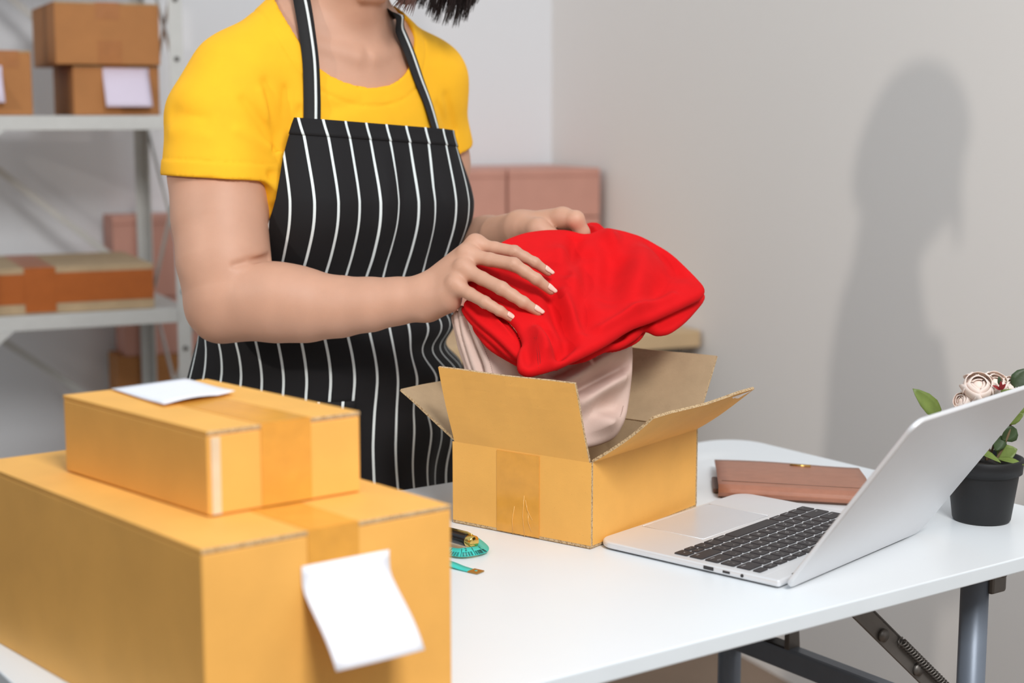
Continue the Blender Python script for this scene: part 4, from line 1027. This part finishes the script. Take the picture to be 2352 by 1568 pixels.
for i in range(1, NZ):
    z = zs[i]; slope = 0.42 if z > 0.95 else (0.0 if z < 0.86 else 0.25)
    RHO[i] = np.maximum(RHO[i], RHO[i - 1] - slope * dz)
    if z < 0.86: RHO[i] = np.maximum(RHO[i], RHO[i - 1] + 0.02 * dz)
for i in range(NZ - 2, -1, -1):
    if 1.06 < zs[i]: RHO[i] = np.maximum(RHO[i], np.where(np.abs(ths) < 1.3, RHO[i + 1] - 0.30 * dz, 0))
ker = np.array([1, 4, 6, 4, 1]) / 16
for _ in range(4):
    pad = np.pad(RHO, ((2, 2), (0, 0)), 'edge'); RHO = sum(ker[k] * pad[k:k + NZ] for k in range(5))
    pad = np.pad(RHO, ((0, 0), (2, 2)), 'edge'); RHO = sum(ker[k] * pad[:, k:k + NTH] for k in range(5))
def hull_rho(r):
    x, y = np.sin(ths) * r, np.cos(ths) * r; pts = sorted((x[i], y[i]) for i in range(NTH) if abs(ths[i]) <= 1.75); up = []
    for q_ in pts:
        while len(up) > 1 and (up[-1][0] - up[-2][0]) * (q_[1] - up[-2][1]) - (up[-1][1] - up[-2][1]) * (q_[0] - up[-2][0]) >= 0: up.pop()
        up.append(q_)
    ua = np.array(up); out = r.copy()
    for k in range(len(ua) - 1):
        (x0, y0), (x1, y1) = ua[k], ua[k + 1]; t0, t1 = math.atan2(x0, y0), math.atan2(x1, y1); m_ = (ths >= t0) & (ths <= t1)
        den = np.sin(ths[m_]) * (y1 - y0) - np.cos(ths[m_]) * (x1 - x0); num = x0 * (y1 - y0) - y0 * (x1 - x0)
        out[m_] = np.maximum(out[m_], num / np.where(np.abs(den) < 1e-9, 1e-9, den))
    return out
for i in range(NZ): RHO[i] = hull_rho(RHO[i])
for _ in range(2):
    pad = np.pad(RHO, ((2, 2), (0, 0)), 'edge'); RHO = sum(ker[k] * pad[k:k + NZ] for k in range(5))
RHO += np.interp(zs, [0.5, 0.9, 1.0, 1.15, 1.25], [.016, .012, .009, .006, .003])[:, None]
EDZ = [0.5, 0.93, 0.965, 1.00, 1.05, 1.12, 1.18, 1.242]; EDU = [.315, .315, .290, .238, .203, .180, .162, .135]
def apron_fold(u, z):
    """outward offset of the cloth"""
    g = lambda a, b: np.exp(-(a / b) ** 2)
    o = 0.0
    win = 1 / (1 + np.exp(-(u - 0.045) / 0.012)) * np.exp(-((z - 0.905) / 0.075) ** 2)
    o = o + 0.0135 * win * np.sin(2 * math.pi * (z - 0.9435) / 0.078 + 3 * u) + 0.004 * win
    o = o + 0.006 * np.exp(-((z - 0.80) / 0.05) ** 2) * np.sin(2 * math.pi * (z - 0.9) / 0.13 + 9 * u) / (1 + np.exp(-(u - 0.06) / 0.02))
    lowf = np.clip((0.90 - z) / 0.2, 0, 1); o = o + 0.008 * lowf * (np.sin(u * 46 + 0.6) * 0.6 + np.sin(u * 83 + 2.0) * 0.4)
    bw = np.clip((1.21 - z) / 0.06, 0, 1) * np.clip((z - 1.0) / 0.05, 0, 1)
    o = o - 0.006 * bw * g(u - 0.018 + (1.2 - z) * 0.09, 0.014) + 0.006 * bw * g(u + 0.012 + (1.2 - z) * 0.09, 0.014) - 0.005 * bw * g(u - 0.062 - (1.16 - z) * 0.1, 0.010)
    o = o + 0.0022 * np.sin(z * 38 + u * 20) * np.clip((0.97 - z) / 0.04, 0, 1)
    return o + 0.010 * np.clip((0.9 - z) / 0.4, 0, 1)
def apron_grid(us_fn, rows_z, ncol, extra=0.0):
    pts, uvs = [], []
    for z in rows_z:
        fi = np.clip((zs[0] - z) / dz, 0, NZ - 1.001); i0 = int(fi); rr = RHO[i0] * (1 - (fi - i0)) + RHO[i0 + 1] * (fi - i0)
        c = axis_pt(z) if z > 0.62 else axis_pt(0.62) * np.array([1, 1, 0]) + UP * z
        P_ = c + (np.cos(ths)[:, None] * HF + np.sin(ths)[:, None] * HA) * rr[:, None]
        s = np.concatenate([[0], np.cumsum(np.linalg.norm(np.diff(P_, axis=0), axis=1))]); s -= s[NTH // 2]
        us = us_fn(z) + 0.003 + 0.06 * np.clip(z - 1.15, -0.15, 0.1); th = np.interp(us, s, ths); r2 = np.interp(th, ths, rr) + apron_fold(us, z) + extra
        pts.append(c + (np.cos(th)[:, None] * HF + np.sin(th)[:, None] * HA) * r2[:, None] - UP * (0.07 * us * np.clip((z - 1.05) / 0.15, 0, 1))[:, None]); uvs.append(np.stack([us, np.full(ncol, z)], -1))
    return np.array(pts), np.array(uvs)
def grid_obj(name, pts, uvs, m, parent, th=0.0012):
    nr_, nc_ = pts.shape[:2]; idx = np.arange(nr_ * nc_).reshape(nr_, nc_)
    Q = np.stack([idx[:-1, :-1], idx[1:, :-1], idx[1:, 1:], idx[:-1, 1:]], -1).reshape(-1, 4)
    o = np_mesh(name, pts.reshape(-1, 3), Q, m, parent); uvl = o.data.uv_layers.new(name='cloth'); li = np.zeros(len(o.data.loops), np.int32); o.data.loops.foreach_get('vertex_index', li)
    uvl.data.foreach_set('uv', uvs.reshape(-1, 2)[li].astype(np.float32).ravel()); md = o.modifiers.new('Solidify', 'SOLIDIFY'); md.thickness = th; md.offset = 0
    return o
def stripe_mat(name, period, phase, width=0.0035):
    m = bpy.data.materials.new(name); m.use_nodes = True; nt = m.node_tree; b = bsdf(m); b.inputs['Roughness'].default_value = 0.82; b.inputs['Specular IOR Level'].default_value = 0.3
    uv = nt.nodes.new('ShaderNodeUVMap'); uv.uv_map = 'cloth'; sx = nt.nodes.new('ShaderNodeSeparateXYZ'); nt.links.new(uv.outputs[0], sx.inputs[0])
    def mth(op, a, v=None):
        n = nt.nodes.new('ShaderNodeMath'); n.operation = op
        nt.links.new(a, n.inputs[0]); 
        if v is not None: n.inputs[1].default_value = v
        return n.outputs[0]
    x = mth('ADD', sx.outputs[0], 10 + phase); x = mth('MODULO', x, period); x = mth('LESS_THAN', x, width)
    nz = nt.nodes.new('ShaderNodeTexNoise'); nz.inputs['Scale'].default_value = 900; tc = nt.nodes.new('ShaderNodeTexCoord'); nt.links.new(tc.outputs['Object'], nz.inputs['Vector'])
    mx = nt.nodes.new('ShaderNodeMix'); mx.data_type = 'RGBA'; mx.inputs[6].default_value = lin((27, 26, 28)); mx.inputs[7].default_value = lin((226, 234, 234))
    nt.links.new(x, mx.inputs[0]); nt.links.new(mx.outputs[2], b.inputs['Base Color'])
    bp = nt.nodes.new('ShaderNodeBump'); bp.inputs['Strength'].default_value = 0.2; bp.inputs['Distance'].default_value = 0.0006; nt.links.new(nz.outputs['Fac'], bp.inputs['Height']); nt.links.new(bp.outputs['Normal'], b.inputs['Normal'])
    return m
PER = 0.0312
M_APR = stripe_mat('apron_striped_cotton', PER, 0.016); M_POC = stripe_mat('apron_pocket_cotton', PER, 0.016 + PER * .45)
NCOL = 170
ap_p, ap_uv = apron_grid(lambda z: np.linspace(-1, 1, NCOL) * np.interp(z, EDZ, EDU), zs, NCOL)
apron = grid_obj('apron', ap_p, ap_uv, M_APR, person); tag(apron, 'black bib apron with thin white vertical stripes')
pk_p, pk_uv = apron_grid(lambda z: np.linspace(-0.215, -0.052, 40), np.linspace(0.868, 0.70, 24), 40, 0.0035)
grid_obj('pocket', pk_p, pk_uv, M_POC, apron)
hm_p, hm_uv = apron_grid(lambda z: np.linspace(-1, 1, 90) * (np.interp(z, EDZ, EDU) + .0005), np.linspace(1.2305, 1.209, 6), 90, 0.0016)
hm_uv[..., 0] += 0.003 * (hm_uv[..., 1] - 1.209) / 0.02
grid_obj('hem', hm_p, hm_uv, M_APR, apron)
def strap(name, px, width, stripe_off):
    f = lambda p: np.minimum(shirt_base(p), np.minimum(neck_d(p), trunk_d(p)))
    pts = tcat([hit(x, y, f, off=0.004) if y > -80 else q for (x, y, q) in px], 40); rows_ = []
    for k in range(41):
        t = nrm(pts[min(k + 1, 40)] - pts[max(k - 1, 0)]); e = 0.004; g0 = pts[k][None]
        gr = np.array([f(g0 + np.eye(3)[i] * e)[0] - f(g0 - np.eye(3)[i] * e)[0] for i in range(3)]); n_ = nrm(gr); w = nrm(np.cross(t, n_)); w = w if np.dot(w, HA) > 0 else -w; rows_.append((pts[k] + n_ * 0.001, w, n_))
    for nm, off, wd, lift, m_ in ((name, 0, width, 0, M_BLK), ('stripe', stripe_off, 0.0034, 0.0011, M_STRIPE)):
        vs_, fs = [], []
        for p, w, n_ in rows_:
            for s in (-0.5, 0, 0.5): vs_.append(p + w * (off + wd * s) + n_ * (lift - 0.001 * (s != 0) * (nm == name)))
        for i in range(40):
            for s in (0, 1): fs.append((3 * i + s, 3 * i + s + 1, 3 * i + 4 + s, 3 * i + 3 + s))
        o = mesh_obj(nm, vs_, fs, m_, apron, True); fix_normals(o); o.modifiers.new('Solidify', 'SOLIDIFY').thickness = 0.001
bk = NECK0 - HF * 0.062 + UP * 0.035
strap('neck_strap', [(717, 284, 0), (717, 220, 0), (714, 140, 0), (705, 70, 0), (694, 5, 0), (684, -40, 0), (0, -99, bk - HA * .03), (0, -99, bk)], 0.0225, 0.0045)
strap('neck_strap', [(1004, 304, 0), (985, 240, 0), (962, 180, 0), (941, 120, 0), (920, 70, 0), (905, 30, 0), (0, -99, bk + HA * .035), (0, -99, bk)], 0.0215, 0.003)
# waist ties behind
tube('waist_tie', [axis_pt(0.965) + (math.cos(a) * HF + math.sin(a) * HA) * (0.150 + 0.03 * abs(math.sin(a))) for a in np.linspace(1.75, 4.53, 24)], 0.006, M_BLK, apron, 6)

# ---------------------------------------------------------------- folded clothes
def poly_sdf(P2, poly):
    d = np.full(len(P2), 1e9); sgn = np.zeros(len(P2), bool); n = len(poly)
    for i in range(n):
        a, b = poly[i], poly[(i + 1) % n]; e = b - a; w = P2 - a; t = np.clip(w @ e / (e @ e), 0, 1)
        d = np.minimum(d, np.linalg.norm(w - t[:, None] * e, axis=1))
        c1 = P2[:, 1] >= a[1]; c2 = P2[:, 1] < b[1]; c3 = e[0] * w[:, 1] > e[1] * w[:, 0]
        sgn ^= (c1 & c2 & c3) | (~c1 & ~c2 & ~c3)
    return np.where(sgn, -d, d)
def seg_d(P2, a, b):
    e = b - a; w = P2 - a; t = np.clip(w @ e / (e @ e), 0, 1); return np.linalg.norm(w - t[:, None] * e, axis=1), t
class Cloth:
    """stack of soft folded layers laid in one tilted plane"""
    def __init__(s, p0, p1, p2):
        s.o = p0; n = nrm(np.cross(p1 - p0, p2 - p0)); n = n if np.dot(n, CAM - p0) > 0 else -n; s.n = n
        s.u = nrm(V(1, 0, 0) - n * n[0]); s.v = np.cross(n, s.u); s.v = s.v if s.v[2] > 0 else -s.v; s.layers = []
    def pl(s, x, y, off=0.0): q = on_plane(x, y, s.o + s.n * off, s.n) - s.o; return np.array([q @ s.u, q @ s.v])
    def add(s, px, off, th, rad, folds=(), bulge=0.0, blur=0.0):
        poly = np.array([s.pl(x, y, off) for x, y in px]); 
        # smooth the outline with Chaikin corner cutting
        for _ in range(2): nx = np.roll(poly, -1, 0); poly = np.stack([poly * .8 + nx * .2, poly * .2 + nx * .8], 1).reshape(-1, 2)
        fl_ = [(s.pl(a, b, off), s.pl(c, d, off), w, h) for a, b, c, d, w, h in folds]; s.layers.append((poly, off, th, rad, fl_, bulge, poly.mean(0)))
    def d(s, p):
        q = p - s.o; P2 = np.stack([q @ s.u, q @ s.v], -1); n = q @ s.n; out = None
        for poly, off, th, rad, fl_, bulge, c in s.layers:
            d2 = poly_sdf(P2, poly); m = off + bulge * np.clip(-d2 / 0.06, 0, 1) ** 0.6
            for a, b, w, h in fl_:
                dd, t = seg_d(P2, a, b); m = m + 2.4 * h * np.clip(-d2 / 0.016, 0, 1) * np.exp(-(dd / w) ** 2) * (0.35 + 0.65 * np.sin(math.pi * np.clip(t * .8 + .15, 0, 1)))
            w1 = d2 + rad; w2 = np.abs(n - m) - (th / 2 - rad)
            e = np.minimum(np.maximum(w1, w2), 0) + np.sqrt(np.maximum(w1, 0) ** 2 + np.maximum(w2, 0) ** 2) - rad
            out = e if out is None else smin(out, e, 0.0012)
        return out * 0.85
    def build(s, name, m, label, cat, h=0.0021):
        pts = np.concatenate([s.o + L[0][:, :1] * s.u + L[0][:, 1:] * s.v + s.n * k for L in s.layers for k in (L[1] - L[2] - .02, L[1] + L[2] + abs(L[5]) + .03)])
        Vc, Qc = polygonize(s.d, pts.min(0) - .02, pts.max(0) + .02, h, 2.6, 1)
        o = np_mesh(name, Vc, Qc, m, None); tag(o, label, cat); return o
red = Cloth(on_Y(1240, 690, 1.906), on_Y(1300, 540, 2.030), on_Y(1610, 672, 1.968))
red.add([(1150, 560), (1200, 541), (1250, 534), (1300, 534), (1345, 546), (1385, 530), (1425, 535), (1480, 552), (1540, 586), (1590, 635), (1620, 668), (1614, 684), (1560, 710), (1500, 738), (1448, 756), (1395, 792), (1330, 825), (1265, 852), (1212, 864), (1187, 852), (1188, 815), (1202, 790), (1180, 745), (1120, 700), (1066, 672), (1085, 610)],
        0.0, 0.013, 0.0058, [(1262, 690, 1305, 800, .011, -.008), (1300, 800, 1270, 850, .010, -.006), (1230, 780, 1262, 855, .011, .007), (1290, 600, 1345, 720, .016, .005), (1320, 560, 1300, 650, .010, -.006), (1345, 600, 1335, 770, .012, -.006),
                              (1410, 590, 1395, 700, .018, -.007), (1470, 600, 1450, 720, .020, .006), (1540, 640, 1480, 720, .014, -.004), (1190, 770, 1215, 860, .008, -.004), (1285, 690, 1330, 780, .008, .004), (1245, 760, 1290, 830, .007, -.004), (1390, 540, 1420, 600, .010, .004), (1500, 570, 1560, 640, .014, -.004), (1380, 770, 1540, 690, .008, .004)], 0.006)
red.add([(1235, 848), (1330, 812), (1395, 780), (1450, 742), (1560, 700), (1612, 672), (1622, 687), (1578, 738), (1540, 766), (1508, 771), (1480, 758), (1466, 776), (1425, 801), (1392, 806), (1345, 831), (1290, 838)],
        -0.021, 0.010, 0.0046, [(1480, 745, 1580, 705, .008, .007), (1400, 790, 1470, 755, .007, -.006), (1440, 775, 1500, 760, .006, .006), (1330, 825, 1400, 798, .006, .005)], 0.004)
red.add([(1310, 828), (1400, 790), (1460, 752), (1490, 752), (1470, 784), (1420, 806), (1380, 809), (1330, 834)], -0.033, 0.009, 0.0042, [(1340, 825, 1450, 780, .006, .005)], 0.0)
red.add([(1060, 700), (1082, 684), (1150, 722), (1198, 778), (1200, 826), (1188, 826), (1140, 778), (1090, 736)], -0.012, 0.009, 0.0042, [(1085, 700, 1185, 790, .005, .003)], 0.0)
red.add([(1056, 706), (1080, 705), (1140, 762), (1194, 818), (1196, 834), (1170, 824), (1118, 778), (1074, 736)], -0.0215, 0.009, 0.0042, [], 0.0)
red.add([(1062, 714), (1100, 740), (1180, 815), (1200, 842), (1186, 838), (1120, 800), (1086, 756)], -0.031, 0.010, 0.0045, [], 0.0)
red.add([(1325, 560), (1338, 522), (1352, 514), (1374, 515), (1390, 530), (1425, 552), (1380, 590)], -0.026, 0.010, 0.0045, [(1345, 525, 1380, 560, .006, .004)], 0.0)
red_o = red.build('folded_shirt', M_RED, 'bright red folded cotton shirt held in both hands above the open carton', 'shirt')
def stitches(cl, px, off, m, parent, n):
    pts = [hit(x, y, cl.d, 1.6, 2.3) for x, y in px]; pts = tcat(pts, n); vs_, fs = [], []
    for k in range(0, n, 2):
        a, b = pts[k], pts[k + 1]; t = nrm(b - a); s_ = nrm(np.cross(t, cl.n)) * .00035; up_ = cl.n * .0004; n0 = len(vs_)
        vs_ += [a - s_ + up_, a + s_ + up_, b + s_ + up_, b - s_ + up_]; fs.append((n0, n0 + 1, n0 + 2, n0 + 3))
    o = mesh_obj('stitching', vs_, fs, m, parent); o.modifiers.new('Solidify', 'SOLIDIFY').thickness = 0.0004
M_REDD = mat('red_thread', (150, 8, 16), 0.8, 0.02, 40); M_BEID = mat('beige_thread', (168, 142, 132), 0.8, 0.02, 40)
for dx in (0, 5): stitches(red, [(1228 + dx, 775), (1234 + dx, 810), (1237 + dx, 846)], 0, M_REDD, red_o, 44)

bei = Cloth(on_Y(1240, 860, 1.925), on_Y(1440, 800, 1.985), on_Y(1380, 1010, 1.915))
bei.add([(1100, 800), (1190, 795), (1300, 800), (1400, 790), (1449, 785), (1452, 830), (1446, 900), (1436, 965), (1412, 1008), (1372, 1024), (1340, 1030), (1320, 1060), (1150, 1060), (1080, 960), (1085, 860)],
        0.0, 0.014, 0.0062, [(1270, 890, 1440, 795, .010, .009), (1295, 912, 1446, 835, .007, -.009), (1320, 935, 1444, 862, .010, .009), (1330, 970, 1430, 925, .012, -.005), (1345, 960, 1420, 1000, .018, .008), (1235, 870, 1330, 850, .010, -.006), (1225, 850, 1250, 900, .012, .006)], 0.006)
bei.add([(1062, 700), (1110, 735), (1185, 808), (1215, 840), (1225, 900), (1215, 960), (1120, 960), (1118, 850), (1085, 770)], 0.023, 0.012, 0.0055, [(1150, 800, 1180, 870, .012, .004)], 0.0)
bei.add([(1050, 700), (1072, 705), (1100, 770), (1140, 866), (1150, 900), (1105, 900), (1080, 830), (1060, 765)], 0.010, 0.009, 0.0042, [], 0.0)
bei.add([(1041, 712), (1062, 716), (1085, 775), (1118, 850), (1125, 890), (1090, 890), (1062, 810), (1044, 750)], 0.001, 0.009, 0.0042, [], 0.0)
bei.add([(1034, 722), (1052, 722), (1066, 772), (1062, 792), (1076, 815), (1100, 862), (1060, 900), (1070, 850), (1052, 800), (1046, 770)], -0.009, 0.009, 0.0042, [], 0.0)
bei_o = bei.build('folded_trousers', M_BEIGE, 'beige folded cotton garment standing in the open carton under the red shirt', 'clothes')
stitches(bei, [(1098, 772), (1112, 800), (1125, 832), (1133, 862)], 0, M_BEID, bei_o, 40)
stitches(bei, [(1405, 990), (1425, 955), (1432, 930)], 0, M_BEID, bei_o, 30)
